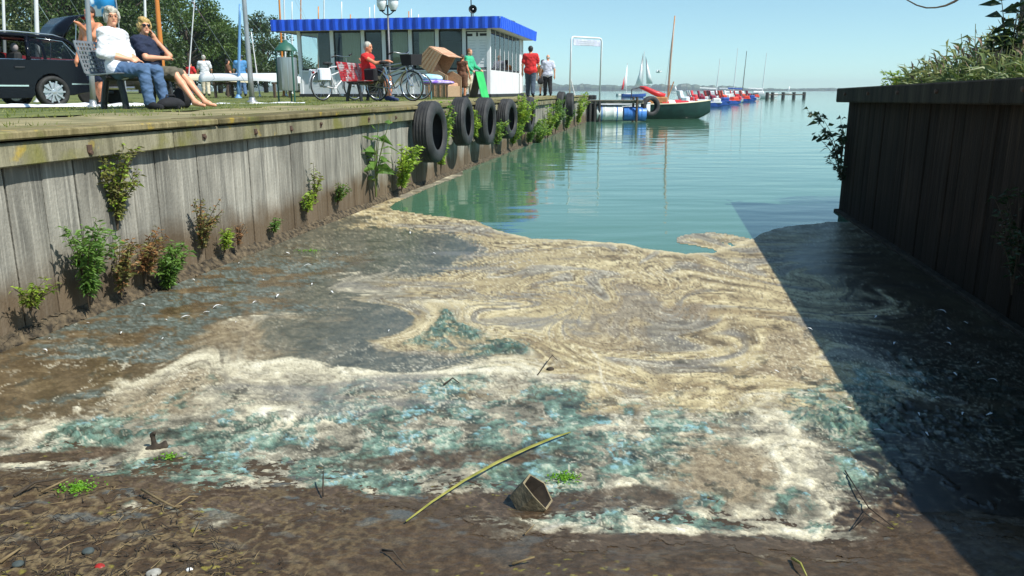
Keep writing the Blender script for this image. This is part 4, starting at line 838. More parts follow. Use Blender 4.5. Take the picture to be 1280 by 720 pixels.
# --- flagpole, lamp post, masts
def pole(name, label, cat, base, top, r, m, extra=None, group=None):
    t = thing(name, label, cat, base, 0, group); v = Vector(top) - Vector(base); n = 7
    MB().tube([v * (i / n) for i in range(n + 1)], [r * (1 - .35 * i / n) for i in range(n + 1)], 8).build('shaft', m, t, True)
    MB().lathe([(r * 2, 0), (r * 2, .03), (r * 1.2, .05), (r * 1.1, .12)], 10).build('foot', m, t, True)
    if extra: extra(t, v)
    return t
mat('pole_grey', (.3, .31, .32), (.42, .43, .44), scale=4, rough=.35, metal=.5); mat('mast_wood', lin((186, 112, 44)), lin((208, 134, 58)), scale=3, rough=.4, stretch=(6, 6, .5)); mat('mast_white', (.62, .63, .64), (.74, .74, .74), scale=2, rough=.4); mat('mast_blue', lin((96, 142, 190)), lin((110, 156, 200)), scale=2, rough=.4); mat('rope', (.3, .27, .2), (.42, .38, .3), scale=20, rough=.9)
def stays(k=2, spread=2.2):
    def f(t, v):
        for i in range(k):
            a = i * math.pi / max(1, k - .01) + .6; MB().tube([v * .97, Vector((spread * math.cos(a), spread * math.sin(a), .5))], .006, 4).build('stay', 'silver', t)
    return f
def mast_at(u0, v0, u1, Y, r, m, label, name='boat_mast', cat='mast', k=2, top_extra=1.6, group=None):
    b = G(u1, Y); tp = at(u0, v0, Y); d = tp - b; tp = b + d * (1 + (top_extra / d.length if v0 <= 1 else 0)); 
    return pole(name, label, cat, b, tp, r, m, stays(k) if k else None, group)
mast_at(305, 0, 315.5, 17.6, .06, 'pole_grey', 'thick grey steel flagpole standing beside the litter bin', 'flagpole', 'flagpole', 0)
mast_at(109, 0, 117, 13.2, .045, 'pole_grey', 'grey steel post rising behind the couple on the bench', 'banner_post', 'post', 0)
mast_at(196, 0, 207, 22, .075, 'mast_wood', 'orange varnished wooden mast behind the blonde person', k=1)
mast_at(181, 0, 184, 26, .05, 'mast_white', 'white mast between the couple and the orange mast', k=1)
mast_at(300, 5, 298, 27, .06, 'mast_blue', 'pale blue mast beside the steel flagpole', k=1)
mast_at(4, 0, 8, 24, .05, 'mast_white', 'white mast rising behind the roof of the black car', k=1)
mast_at(45, 0, 49, 23, .07, 'mast_white', 'white mast seen through the raised tailgate', k=2)
mast_at(243, 0, 234, 30, .025, 'mast_white', 'thin slanting mast in front of the round tree', k=0)
mast_at(349, 0, 355, 34, .05, 'mast_wood', 'brown mast between litter bin and round tree', k=1)
mast_at(355, 0, 358, 36, .04, 'mast_white', 'pale mast behind the litter bin roof', k=1)
mast_at(314, 40, 325, 33, .03, 'mast_white', 'short leaning mast with crossbar behind the flagpole', k=0)
for i, (u, v) in enumerate(((398, 8), (405, 0), (427, 2), (438, 18), (462, 9), (468, 6), (511, 14), (514, 11), (523, 18), (376, 0), (365, 2))):
    mast_at(u, v, u, 58 + i, .06, 'mast_white' if i % 3 else 'mast_wood', ['%s mast top showing above the blue fascia of the hut' % ('white' if i % 3 else 'brown')][0], k=0, group='masts behind the hut')
# lamp post
b = G(488.5, 25.5); t = thing('street_lamp', 'grey lamp post with two glass lanterns in front of the hut', 'street lamp', b)
mat('pole_dark', (.1, .1, .11), (.16, .16, .17), scale=5, rough=.4); mat('lantern_glass', lin((222, 226, 228)), rough=.15)
MB().tube([(0, 0, 0), (0, 0, .4), (0, 0, 2.75)], [.05, .034, .026], 10).build('shaft', 'pole_dark', t, True)
for s in (-1, 1):
    MB().tube([(0, 0, 2.45), (s * .1, 0, 2.5), (s * .19, 0, 2.58)], .018, 6).build('arm', 'black_steel', t, True)
    L = MB().lathe([(.08, 0), (.15, .12), (.16, .22), (.15, .3)], 12, Matrix.Translation((s * .17, 0, 2.6))).build('lantern', 'lantern_glass', t, True)
    MB().lathe([(.19, .3), (.16, .34), (.06, .42), (.02, .46), (.001, .47)], 12, Matrix.Translation((s * .17, 0, 2.6))).build('cap', 'black_steel', L, True); MB().lathe([(.001, -.04), (.07, -.03), (.09, .0)], 12, Matrix.Translation((s * .17, 0, 2.6))).build('holder', 'black_steel', L, True)

# --- hut
HP = gx(613, 29.6, DECK); hz = DECK - .02
ha = math.atan2(-WN.y, -WN.x)             # local x runs from the right front corner to the left along the front
hut = thing('kiosk_hut', 'white kiosk hut with blue corrugated fascia and a band of windows', 'hut', (HP.x, HP.y, hz), ha)
# local: x leftwards, y: z cross x -> check that +y is away from the camera
hy = Vector((-math.sin(ha), math.cos(ha), 0)); HS = 1 if hy.y > 0 else -1
hut.scale = (1, 1, .955); W_, D_, HH = 7.3, 6.9, 2.55
mat('hut_white', (.66, .67, .68), (.76, .76, .76), scale=2, rough=.6); mat('hut_panel', (.5, .53, .55), (.6, .62, .63), scale=2, rough=.55); mat('hut_blue', lin((20, 74, 200)), lin((36, 92, 214)), scale=3, rough=.4); mat('seal_black', (.02, .022, .025), rough=.6); mat('hut_inside', (.1, .09, .08), (.14, .12, .1), scale=1, rough=.9); mat('curtain', lin((202, 190, 150)), lin((222, 212, 176)), scale=4, rough=.9, stretch=(8, 8, .5)); mat('roof_felt', (.1, .1, .11), (.16, .16, .17), scale=3, rough=.9); mat('sky_sheet_white', (.6, .64, .66), (.7, .73, .74), scale=2, rough=.8); glass_mat('hut_glass', dark=.06)
def hb(c, d, name, m, par=hut, ch=0): return MB().box((c[0], c[1] * HS, c[2]), d, ch=ch).build(name, m, par)
hb((W_ / 2, D_ / 2, .03), (W_ + .06, D_ + .06, .2), 'plinth', 'seal_black'); hb((W_ / 2, D_ / 2, .15), (W_ - .1, D_ - .1, .06), 'floor', 'hut_inside')
hb((W_ / 2, D_ - .05, 1.35), (W_, .1, 2.4), 'back_wall', 'hut_white'); hb((W_ - .05, D_ * .62, 1.35), (.1, D_ * .72, 2.4), 'side_wall', 'hut_white'); hb((W_ / 2, D_ * .72, 1.3), (W_ * .8, .06, 2.2), 'partition', 'hut_inside')
hb((W_ / 2, D_ / 2, HH + .03), (W_ + .1, D_ + .1, .08), 'ceiling', 'hut_white')
# front: posts, low panels, windows
cuts = [0, .95, 1.95, 2.95, 3.95, 4.75, 5.95, 7.3]
for i, x in enumerate(cuts): hb((min(max(x, .06), W_ - .06), .05, 1.33), (.13 if 0 < i < 7 else .12, .12, 2.4), 'post', 'hut_white')
for i in range(7):
    a, b = cuts[i] + .065, cuts[i + 1] - .065; w2 = b - a; cx = (a + b) / 2; door = (i == 4)
    if not door: hb((cx, .075, .55), (w2, .07, .86), 'panel', 'hut_panel'); hb((cx, .03, .99), (w2, .05, .05), 'sill', 'hut_white')
    z0, z1 = (.2 if door else 1.04), 2.45; c = (z0 + z1) / 2
    if i == 0:
        s = hb((cx, .06, c), (w2, .05, z1 - z0), 'notice_panel', 'white_paint')
        hb((cx, .03, z1 - .06), (w2 - .02, .03, .04), 'trim', 'seal_black', s); hb((cx, .03, z0 + .04), (w2 - .02, .03, .04), 'trim', 'seal_black', s)
        for k in (-1, 1): hb((cx + k * (w2 / 2 - .03), .03, c), (.04, .03, z1 - z0 - .08), 'trim', 'seal_black', s)
        for (dx, dz, ww, hh) in ((.27, .52, .2, .09), (0, .54, .07, .14), (-.25, .53, .3, .09)): hb((cx + dx, .026, c + dz), (ww, .012, hh), 'lettering', 'seal_black', s)
        for k in range(9):
            for dx in (.18, -.2): hb((cx + dx, .028, c + .33 - k * .1), (.26 - .05 * ((k * 7) % 3), .01, .018), 'lettering', 'hut_panel', s)
        continue
    wn = hb((cx, .07, z1 - .02), (w2, .05, .05), 'window' if not door else 'door', 'seal_black')
    for k in (-1, 1): hb((cx + k * (w2 / 2 - .02), .07, c), (.04, .05, z1 - z0 - .04), 'frame', 'seal_black', wn)
    hb((cx, .07, z0 + .02), (w2, .05, .05), 'frame', 'seal_black', wn); hb((cx, .08, c), (w2 - .06, .012, z1 - z0 - .06), 'pane', 'hut_glass', wn)
    if i in (2, 3, 5): hb((cx - w2 * .12, .14, c), (w2 * .7, .03, z1 - z0), 'curtain', 'curtain', wn)
    if i == 6: hb((cx - .35, .14, c), (.5, .03, z1 - z0), 'curtain', 'hut_inside', wn)
# right side (x = 0): low white boards and seven tall windows
for k in range(12): hb((.03, .3 + k * .48, .56), (.06, .47, .9), 'board', 'hut_white')
ys = np.linspace(.12, 6.0, 8)
for k in range(8): hb((.047, ys[k], 1.72), (.09, .09, 1.5), 'post', 'hut_white')
for k in range(7):
    c = (ys[k] + ys[k + 1]) / 2; w2 = ys[k + 1] - ys[k] - .09
    wn = hb((.02, c, 2.42), (.04, w2, .07), 'window', 'seal_black'); hb((.02, c, 1.06), (.04, w2, .06), 'frame', 'seal_black', wn); hb((.02, c + w2 / 2 - .03, 1.74), (.04, .07, 1.3), 'frame', 'seal_black', wn); hb((.008, c - .035, 1.74), (.008, w2 - .075, 1.3), 'pane', 'hut_glass', wn); hb((.03, c - .03, 1.74), (.012, w2 - .1, 1.3), 'sky_sheet', 'sky_sheet_white', wn)  # white sheets added behind the panes for the bright sky seen through
hb((.04, 6.35, 1.3), (.08, .62, 2.3), 'panel', 'hut_white'); MB().tube([(.02, HS * 6.1, .1), (.02, HS * 6.1, 2.4)], .035, 8).build('downpipe', 'white_paint', hut)
# corrugated blue fascia all round, tilted outward
def corr(p, q, name, z0, z1, out):
    p = Vector(p); q = Vector(q); L = (q - p).length; n = int(L / .085); o = Vector(out); vs = []
    for i in range(n + 1):
        e = p + (q - p) * (i / n); off = .045 if (i // 2) % 2 else 0.0
        vs += [e + o * (off - .0) + Vector((0, 0, z0)), e + o * (off + .03) + Vector((0, 0, z1))]
    m_ = MB().add(vs, [(2 * i, 2 * i + 2, 2 * i + 3, 2 * i + 1) for i in range(n)]); ob = m_.build(name, 'hut_blue', hut)
    sd = ob.modifiers.new('thickness', 'SOLIDIFY'); sd.thickness = .015; return ob
e = .45
corr((-e, -e * HS, 0), (W_ + e + .3, -e * HS, 0), 'fascia', 2.46, 2.87, (0, -HS, 0)); corr((-e, -e * HS, 0), (-e, (D_ + e) * HS, 0), 'fascia', 2.46, 2.87, (-1, 0, 0)); corr((W_ + e + .3, -e * HS, 0), (W_ + e + .3, (D_ + e) * HS, 0), 'fascia', 2.46, 2.87, (1, 0, 0))
hb((W_ / 2 + .15, D_ / 2, 2.51), (W_ + 2 * e + .24, D_ + 2 * e - .06, .05), 'soffit', 'hut_white'); hb((W_ / 2 + .15, D_ / 2, 2.80), (W_ + 2 * e + .24, D_ + 2 * e - .06, .05), 'roof', 'roof_felt')
# roof horn loudspeaker, aerial and vent
q = hut.matrix_world
def hw(x, y, z): c, s = math.cos(ha), math.sin(ha); y *= HS; return Vector((HP.x + x * c - y * s, HP.y + x * s + y * c, hz + z * .955))
b = hw(.75, .6, 2.82); t = thing('loudspeaker', 'round black horn loudspeaker on the hut roof', 'loudspeaker', b)
M = Matrix.Translation((0, 0, .38)) @ Matrix.Rotation(R(90), 4, 'X')
MB().tube([(0, 0, 0), (0, 0, .3)], .02, 6).build('bracket', 'black_steel', t); MB().lathe([(.15, .14), (.145, .15), (.09, .06), (.04, -.02), (.04, -.14), (.001, -.15)], 20, M).build('horn', 'black_steel', t, True); MB().lathe([(.001, .12), (.03, .11), (.045, .05)], 12, M).build('phase_plug', 'silver', t, True)
b = hw(1.0, 1.4, 2.82); pole('aerial', 'thin aerial pole on the hut roof beside the loudspeaker', 'aerial', b, b + Vector((-.02, 0, 2.2)), .022, 'black_steel')
b = hw(-.1, 3.6, 2.82); t = thing('roof_vent', 'small black vent on the edge of the hut roof', 'vent', b); MB().lathe([(.09, 0), (.09, .12), (.15, .13), (.13, .2), (.001, .24)], 12).build('cowl', 'black_steel', t, 40)

# --- beach chair, table, board, people by the hut
mat('wicker', lin((150, 122, 94)), lin((186, 158, 126)), scale=40, rough=.8, bump=.008, bscale=70); mat('stripe_cloth', lin((178, 132, 104)), lin((206, 166, 136)), scale=6, rough=.9); mat('wood_tan', lin((150, 112, 78)), lin((178, 138, 100)), scale=6, rough=.7); mat('wood_dark', (.06, .04, .03), (.12, .08, .05), scale=6, rough=.7)
b = G(556, 26.4); t = thing('beach_chair', 'tan hooded wicker beach chair with its hood tilted back', 'beach chair', b, R(70)); t.scale = (.95, .95, .98)
# local: opening faces -y... seat box, leaning hood
M = Matrix.Rotation(R(90), 4, 'Z') @ Matrix.Rotation(R(90), 4, 'X')
def sideprism(poly, x, th): return MB().prism(poly, th, Matrix.Translation((x - th / 2, 0, 0)) @ Matrix(((0, 0, 1, 0), (1, 0, 0, 0), (0, 1, 0, 0), (0, 0, 0, 1))))
for s in (-1, 1): sideprism([(-.36, .04), (.36, .04), (.38, .74), (-.05, .86), (-.38, .7)], s * .56, .05).build('side_panel', 'wicker', t)
HD = [(.2, .76), (.78, 1.12), (.26, 1.6), (-.2, 1.36)]
for s in (-1, 1):
    sideprism(HD, s * .585, .04).build('hood_side', 'wicker', t)
    for k in range(5):
        f0 = (k + .5) / 5; a_ = Vector((s * .61, HD[0][0] + (HD[1][0] - HD[0][0]) * f0, HD[0][1] + (HD[1][1] - HD[0][1]) * f0)); b_ = Vector((s * .61, HD[3][0] + (HD[2][0] - HD[3][0]) * f0, HD[3][1] + (HD[2][1] - HD[3][1]) * f0)); MB().tube([a_, b_], .02, 5).build('rib', 'wood_tan', t)
    for k in range(4): MB().tube([(s * .59, -.3 + .2 * k, .07), (s * .59, -.32 + .21 * k, .74)], .016, 5).build('rib', 'wood_tan', t)
for k in range(6):
    x = -.47 + k * .188
    for (a, b_) in ((HD[0], HD[1]), (HD[1], HD[2])):
        d = Vector((0, b_[0] - a[0], b_[1] - a[1])); MB().box((x, (a[0] + b_[0]) / 2 + .015, (a[1] + b_[1]) / 2), (.17, d.length, .03), rot=euler(math.atan2(d.z, d.y))).build('slat', 'wicker', t)
MB().box((0, .03, 1.49), (1.14, .5, .03), rot=euler(R(27))).build('hood_roof', 'stripe_cloth', t); MB().box((0, -.3, 1.33), (1.14, .24, .02), rot=euler(R(20))).build('awning', 'stripe_cloth', t)
MB().box((0, .02, .42), (1.06, .6, .14), ch=.04).build('seat', 'stripe_cloth', t); MB().box((0, .36, .86), (1.06, .1, .8), rot=euler(R(-30)), ch=.03).build('backrest', 'stripe_cloth', t); MB().box((0, .32, .22), (1.06, .08, .36)).build('base', 'wicker', t); MB().box((0, -.3, .22), (1.06, .06, .34)).build('drawer', 'wicker', t)
def table(label, loc, rz, w, d, h, m, cat='table'):
    t = thing('small_table', label, cat, loc, rz); MB().box((0, 0, h), (w, d, .035), ch=.008).build('table_top', m, t)
    for sx in (-1, 1):
        for sy in (-1, 1): MB().tube([(sx * w * .42, sy * d * .4, 0), (sx * w * .42, sy * d * .4, h)], .025, 6).build('leg', m, t)
    return t
b = G(546, 25.0); table('low dark table holding folded towels beside the beach chair', b, .1, .75, .5, .42, 'wood_dark')
mat('towel_purple', lin((128, 92, 190)), lin((196, 180, 226)), scale=9, rough=.95, lo=.45, hi=.55); mat('towel_blue', lin((136, 190, 206)), lin((190, 220, 228)), scale=6, rough=.95)
def towel(label, loc, rz, m, sz):
    t = tag(blob('towel', [('e', V3(-sz[0] * .2, 0, sz[2] * .5), None, (sz[0] * .42, sz[1] * .5, sz[2] * .55)), ('e', V3(sz[0] * .2, 0, sz[2] * .45), None, (sz[0] * .42, sz[1] * .48, sz[2] * .5))], .02, m, None, .05), label, 'towel'); t.location = loc; t.rotation_euler = (0, 0, rz); return t
towel('purple and white towel spread over the low dark table', b + Vector((.02, 0, .41)), .1, 'towel_purple', (.85, .5, .14)); towel('pale blue towel heaped on the purple one', b + Vector((-.12, .05, .5)), .2, 'towel_blue', (.5, .4, .22))
b = G(533, 24.2); table('small green stool beside the bicycle wheel', b, .1, .34, .34, .5, 'bike_teal', 'stool')
# A-board
b = G(599, 27.6); t = thing('sign_board', 'green folding sign board leaning beside the person in cream trousers', 'sign board', b, R(58)); t.scale = (.8, .8, .86); mat('board_green', lin((40, 168, 84)), lin((60, 188, 100)), scale=4, rough=.5)
for s in (-1, 1): MB().box((0, s * .16, .5), (.55, .03, 1.02), rot=euler(s * R(17)), ch=.006).build('panel', 'board_green' if s < 0 else 'wood_dark', t)
def stand(label, u, Y, rz, J, wear, **k):
    p = G(u, Y); return person(label, p, rz, J, wear, **k)
stand('person in green jacket and cream trousers beside the green board', 586, 28.3, R(62), standing(.04, (.02, .35, .7), (.02, .3, .6), bend=.06), [('trousers', 'cloth_cream', 'leg_long', .02), ('jacket', 'cloth_green', 'top_long_hem', .02), ('shoe', 'shoe_dark', 'shoe', 0)], cell=.02, hairm='hair_ginger', hair='short', scale=.92)
p = G(578.5, 26.9); J = standing(.0, (.04, .2), (.04, .1)); person('person in brown dress half hidden behind the beach chair', p, R(150), J, [('dress', 'cloth_brown', 'leg_knee', .05), ('shirt', 'cloth_brown', 'top_none_hem', .02), ('shoe', 'shoe_dark', 'shoe', 0)], skin='skin_tan', cell=.024, hairm='hair_brown', hair='short', scale=.78)
away = lambda u, Y: math.pi
stand('person in red t-shirt and jeans walking away past the hut', 663, 30.0, R(176), standing(.14, (.05, -.1), (.04, .5, 1.9), fat=1.08), [('trousers', 'denim_dark', 'leg_long', .024), ('shirt', 'cloth_red', 'top_short_hem', .03), ('shoe', 'shoe_dark', 'shoe', 0)], cell=.02, hairm='hair_dark', hair='short', scale=1.02)
stand('person in pale shirt and black trousers walking away along the quay', 684.5, 36.3, R(188), standing(.12, (.06, .1), (.06, -.1), fat=1.05), [('trousers', 'cloth_black', 'leg_long', .024), ('shirt', 'cloth_pale', 'top_short_hem', .028), ('shoe', 'shoe_dark', 'shoe', 0)], cell=.022, hairm='hair_grey', hair='bald')
stand('person in orange top and white skirt with dark bag', 678, 36.6, R(185), standing(.08, (.04, 0), (.04, 0)), [('skirt', 'cloth_white', 'leg_knee', .04), ('shirt', 'cloth_orange', 'top_short_hem', .026), ('shoe', 'shoe_dark', 'shoe', 0)], cell=.022, hairm='hair_dark', hair='bob', scale=.88)
p = G(675.5, 36.2); soft_bag('handbag', 'dark handbag hanging beside the white skirt', p + Vector((0, 0, .52)), (.26, .12, .26), 'cloth_black', .2)
# shirtless person and people beyond
stand('bare-chested person standing in front of a blue banner', 126, 15.0, R(-20), standing(.03, (.03, .9, 1.3), (.05, .1), head_look=(.2, -1, .15)), [('shorts', 'cloth_navy', 'leg_knee', .02), ('shoe', 'shoe_dark', 'shoe', 0)], skin='skin_tan', cell=.017, hairm='hair_brown', hair='short')
for (u, Y, lb, top, leg, hm, hr, rz, sc) in ((241, 40, 'person in red shirt beyond the upturned white boats', 'cloth_red', 'denim_dark', 'hair_brown', 'short', 160, .9), (258.5, 38, 'person with white hair and white shirt beyond the upturned boats', 'cloth_white', 'cloth_cream', 'hair_grey', 'short', 200, 1.03),
        (287.5, 39, 'person in brown top bending beside the upturned boats', 'cloth_brown', 'cloth_black', 'hair_dark', 'long', 110, .95), (303.5, 37, 'person in light blue shirt beyond the flagpole', 'cloth_blue', 'denim', 'hair_brown', 'short', 210, 1.02)):
    stand(lb, u, Y, R(rz), standing(.05, (.05, .2), (.05, .3)), [('trousers', leg, 'leg_long', .022), ('shirt', top, 'top_short_hem', .028), ('shoe', 'shoe_dark', 'shoe', 0)], cell=.028, hairm=hm, hair=hr, scale=sc)
# banner
mat('banner', lin((40, 150, 216)), lin((224, 240, 250)), scale=3.2, rough=.6, lo=.53, hi=.57, det=2)
b = at(130, 22, 16.0); t = thing('banner', 'blue and white printed banner behind the bare-chested person', 'banner', (b.x, b.y, gz(b.x, b.y)), R(12))
zt_ = b.z - gz(b.x, b.y); vs = []
for i in range(9):
    x = -.24 + .48 * i / 8; y = .02 * math.sin(i * 1.1); vs += [(x, y, zt_ + .02), (x, y + .01 * math.sin(i), zt_ + .75)]
MB().add(vs, [(2 * i, 2 * i + 2, 2 * i + 3, 2 * i + 1) for i in range(8)]).build('fabric', 'banner', t, True).modifiers.new('thickness', 'SOLIDIFY').thickness = .004
for s in (-1, 1): MB().tube([(s * .245, 0, 0), (s * .245, 0, zt_ + .8)], .012, 6).build('pole', 'pole_grey', t)

# --- white gate frame with sign
g0 = gx(712, 37.7, DECK - .02); g1 = gx(750.5, 38.9, DECK - .02); L = (g1 - g0).length; t = thing('gate_frame', 'white tubular gate frame with hanging sign at the quay end', 'gate frame', g0, math.atan2(g1.y - g0.y, g1.x - g0.x)); hh = 2.6
MB().tube([(.0, 0, 0), (.05, 0, hh - .12), (.09, 0, hh - .03), (.18, 0, hh), (L - .18, 0, hh), (L - .06, 0, hh - .03), (L, 0, hh - .14), (L - .05, 0, -.23)], .04, 8).build('frame', 'white_paint', t, True)
s = MB().box((L / 2 + .02, -.02, hh - .23), (L - .26, .03, .28), ch=.005).build('sign', 'cloth_pale', t)
for k, (w2, z) in enumerate(((.9, .06), (1.0, -.02), (.8, -.09))): MB().box((L / 2, -.042, hh - .23 + z), (w2, .008, .03)).build('lettering', 'hut_panel', s)
MB().tube([(.06, 0, .75), (.42, .1, 0)], .03, 6).build('brace', 'white_paint', t)

# --- car
mat('car_black', (.004, .005, .009), rough=.16, spec=.22); mat('car_trim', (.02, .02, .02), rough=.6); mat('chrome', (.7, .72, .74), rough=.12, metal=1); mat('tail_red', lin((176, 20, 24)), rough=.2); mat('alloy', (.55, .57, .6), rough=.3, metal=.7); mat('seat_grey', lin((150, 140, 140)), rough=.9); glass_mat('car_glass', dark=.72)
cpos = G(45, 18.2); hd = R(235) ; cd = Vector((math.cos(hd), math.sin(hd), 0)); cpos = cpos + cd * 1.36
cpos.z = gz(cpos.x, cpos.y) - .0
car = thing('parked_car', 'black estate car with raised tailgate parked on the grass', 'car', cpos, hd)
WHB, WR = 1.36, .335
def arc(cx, r, a0, a1, n): return [(cx + r * math.cos(R(a)), .33 + r * math.sin(R(a))) for a in np.linspace(a0, a1, n)]
low = [(-2.38, .34), (-2.42, .55), (-2.38, .72), (-2.33, .98), (-2.2, 1.0), (0.95, .98), (1.6, .93), (2.1, .82), (2.32, .66), (2.36, .42), (2.25, .24)] + arc(WHB, .39, -10, 190, 12) + [(.9, .2), (-.9, .2)] + arc(-WHB, .39, -10, 190, 12) + [(-1.9, .26)]
b = MB(); bm = bmesh.new(); n = len(low)
loops = []
for y, ins in ((-.91, .03), (-.87, 0), (.87, 0), (.91, .03)):
    loops.append([bm.verts.new((x * (1 - ins * .3), y, z + (-ins * .4 if z > .8 else (ins * .4 if z < .3 else 0)))) for x, z in low])
for k in range(3):
    for i in range(n): bm.faces.new((loops[k][i], loops[k][(i + 1) % n], loops[k + 1][(i + 1) % n], loops[k + 1][i]))
bm.faces.new(loops[0]); bm.faces.new(loops[3][::-1]); bmesh.ops.recalc_face_normals(bm, faces=bm.faces); bmesh.ops.triangulate(bm, faces=[f for f in bm.faces if len(f.verts) > 4]); me = bpy.data.meshes.new('body'); bm.to_mesh(me); bm.free(); me.materials.append(MATS['car_black']); me.polygons.foreach_set('use_smooth', [True] * len(me.polygons)); me.set_sharp_from_angle(angle=R(35)); link('body', me, car)
# roof and pillars
def strip(name, m, pts, w0, par=car):
    """closed sheet between mirrored outlines; pts = (x, z, half width)"""
    k = MB(); vs = []
    for x, z, wd_ in pts: vs += [(x, -wd_, z), (x, wd_, z)]
    k.add(vs, [(2 * i, 2 * i + 2, 2 * i + 3, 2 * i + 1) for i in range(len(pts) - 1)]); o = k.build(name, m, par, 30); sd = o.modifiers.new('thickness', 'SOLIDIFY'); sd.thickness = .03; return o
strip('roof', 'car_black', [(-2.02, 1.435, .57), (-1.6, 1.475, .6), (-.8, 1.5, .62), (0, 1.495, .62), (.35, 1.46, .6)], 0); strip('windscreen', 'car_glass', [(.36, 1.455, .6), (1.1, .99, .74)], 0)
for s in (-1, 1):
    yb, yt = .86 * s, .6 * s
    def side(x, z): f = (z - .97) / .5; return Vector((x, yb + (yt - yb) * f, z))
    def pil(pts, name, m, r, par=car): return MB().tube([side(*p) for p in pts], r, 6).build(name, m, par, True)
    pil([(1.12, .98), (.36, 1.46), (0, 1.49), (-.8, 1.495), (-1.6, 1.47), (-2.0, 1.43), (-2.14, 1.34), (-2.3, 1.0)], 'pillar', 'car_black', .045); pil([(.1, .98), (.02, 1.48)], 'pillar', 'car_black', .04); pil([(-.95, .98), (-1.08, 1.47)], 'pillar', 'car_black', .045)
    pil([(1.0, .985), (-2.2, 1.0), (-2.12, 1.12), (-1.9, 1.4), (-1.2, 1.455)], 'window_trim', 'chrome', .011)
    def pane(poly): k = MB(); k.add([side(*p) for p in poly], [tuple(range(len(poly)))]); k.build('side_window', 'car_glass', car)
    pane([(.98, .99), (.12, .99), (.05, 1.46), (.34, 1.45)]); pane([(-.98, .99), (-2.2, 1.0), (-2.0, 1.4), (-1.1, 1.45)])
    if s < 0: pane([(.06, .99), (-.93, .99), (-1.05, 1.46), (0, 1.47)])
    MB().tube([(-2.0, s * .56, 1.47), (-1.7, s * .58, 1.53), (-.8, s * .6, 1.56), (.1, s * .59, 1.53), (.25, s * .58, 1.49)], .018, 6).build('roof_rail', 'silver', car, True)
    MB().box((-.72, s * .925, .83), (.2, .03, .035), ch=.008).build('door_handle', 'black_steel', car); MB().box((.3, s * .925, .83), (.2, .03, .035), ch=.008).build('door_handle', 'black_steel', car)
    MB().box((0, s * .918, .46), (1.7, .02, .03)).build('side_trim', 'chrome', car); MB().box((-2.1, s * .9, .5), (.5, .03, .025)).build('side_trim', 'chrome', car)
    MB().ball((-2.3, s * .76, .83), (.11, .14, .12), 10, 6).build('tail_light', 'tail_red', car, True); MB().ball((2.2, s * .7, .66), (.14, .16, .08), 10, 6).build('headlight', 'lantern_glass', car, True); MB().ball((.75, s * 1.0, 1.03), (.06, .1, .07), 8, 6).build('mirror', 'car_black', car, True)
    for i, xw in enumerate((WHB, -WHB)):
        g = link('wheel', None, car); M = Matrix.Translation((xw, s * .82, WR)) @ Matrix.Rotation(R(90) * s, 4, 'X')
        MB().lathe([(.235, -.1), (.3, -.11), (.33, -.09), (.335, 0), (.33, .09), (.3, .11), (.235, .1)], 30, M, closed=True).build('tyre', 'rubber', g, True)
        rm_ = MB().lathe([(.235, .1), (.245, .09), (.22, .06), (.2, -.06), (.001, -.06)], 30, M)
        for k in range(10):
            a = 2 * math.pi * k / 10; ca_, sa_ = math.cos(a), math.sin(a); rm_.box(M @ Vector((.135 * ca_, .135 * sa_, -.085)), (.21, .035, .02), rot=(M.to_3x3() @ Matrix.Rotation(a, 3, 'Z')))
        rm_.lathe([(.001, -.105), (.05, -.1), (.06, -.07)], 12, M); 
        for v_ in range(len(rm_.v)): pass
        rm_.build('rim', 'alloy', g, 40)
# tailgate swung up from the rear edge of the roof
tg = strip('tailgate', 'car_black', [(-2.0, 1.46, .57), (-2.2, 1.74, .6), (-2.48, 1.93, .62), (-2.86, 2.0, .6)], 0); strip('tailgate_window', 'car_glass', [(-2.06, 1.46, .5), (-2.26, 1.72, .52)], 0, tg)
for s in (-1, 1): MB().tube([(-2.25, s * .55, 1.0), (-2.4, s * .56, 1.82)], .012, 6).build('gas_strut', 'silver', car); MB().ball((-2.72, s * .45, 1.95), (.09, .12, .05), 8, 6).build('tailgate_light', 'tail_red', tg, True)
for x in (.05, -.85):
    for s in (-1, 1): MB().box((x, s * .38, .85), (.16, .46, .62), rot=euler(0, R(-10)), ch=.05).build('car_seat', 'car_trim', car); MB().ball((x - .06, s * .38, 1.24), (.06, .13, .1), 8, 6).build('headrest', 'seat_grey', car, True)
MB().box((-.3, 0, .62), (3.6, 1.6, .06)).build('cabin_floor', 'car_trim', car); MB().box((-2.43, 0, .44), (.05, 1.6, .2), ch=.02).build('bumper', 'car_black', car)
def squash(o):
    if o.type == 'MESH' and o.name.split('.')[0] not in ('tyre', 'rim'):
        for v_ in o.data.vertices:
            if v_.co.x < -1.36: v_.co.x = -1.36 + (v_.co.x + 1.36) * .8
    for c_ in o.children: squash(c_)
squash(car)

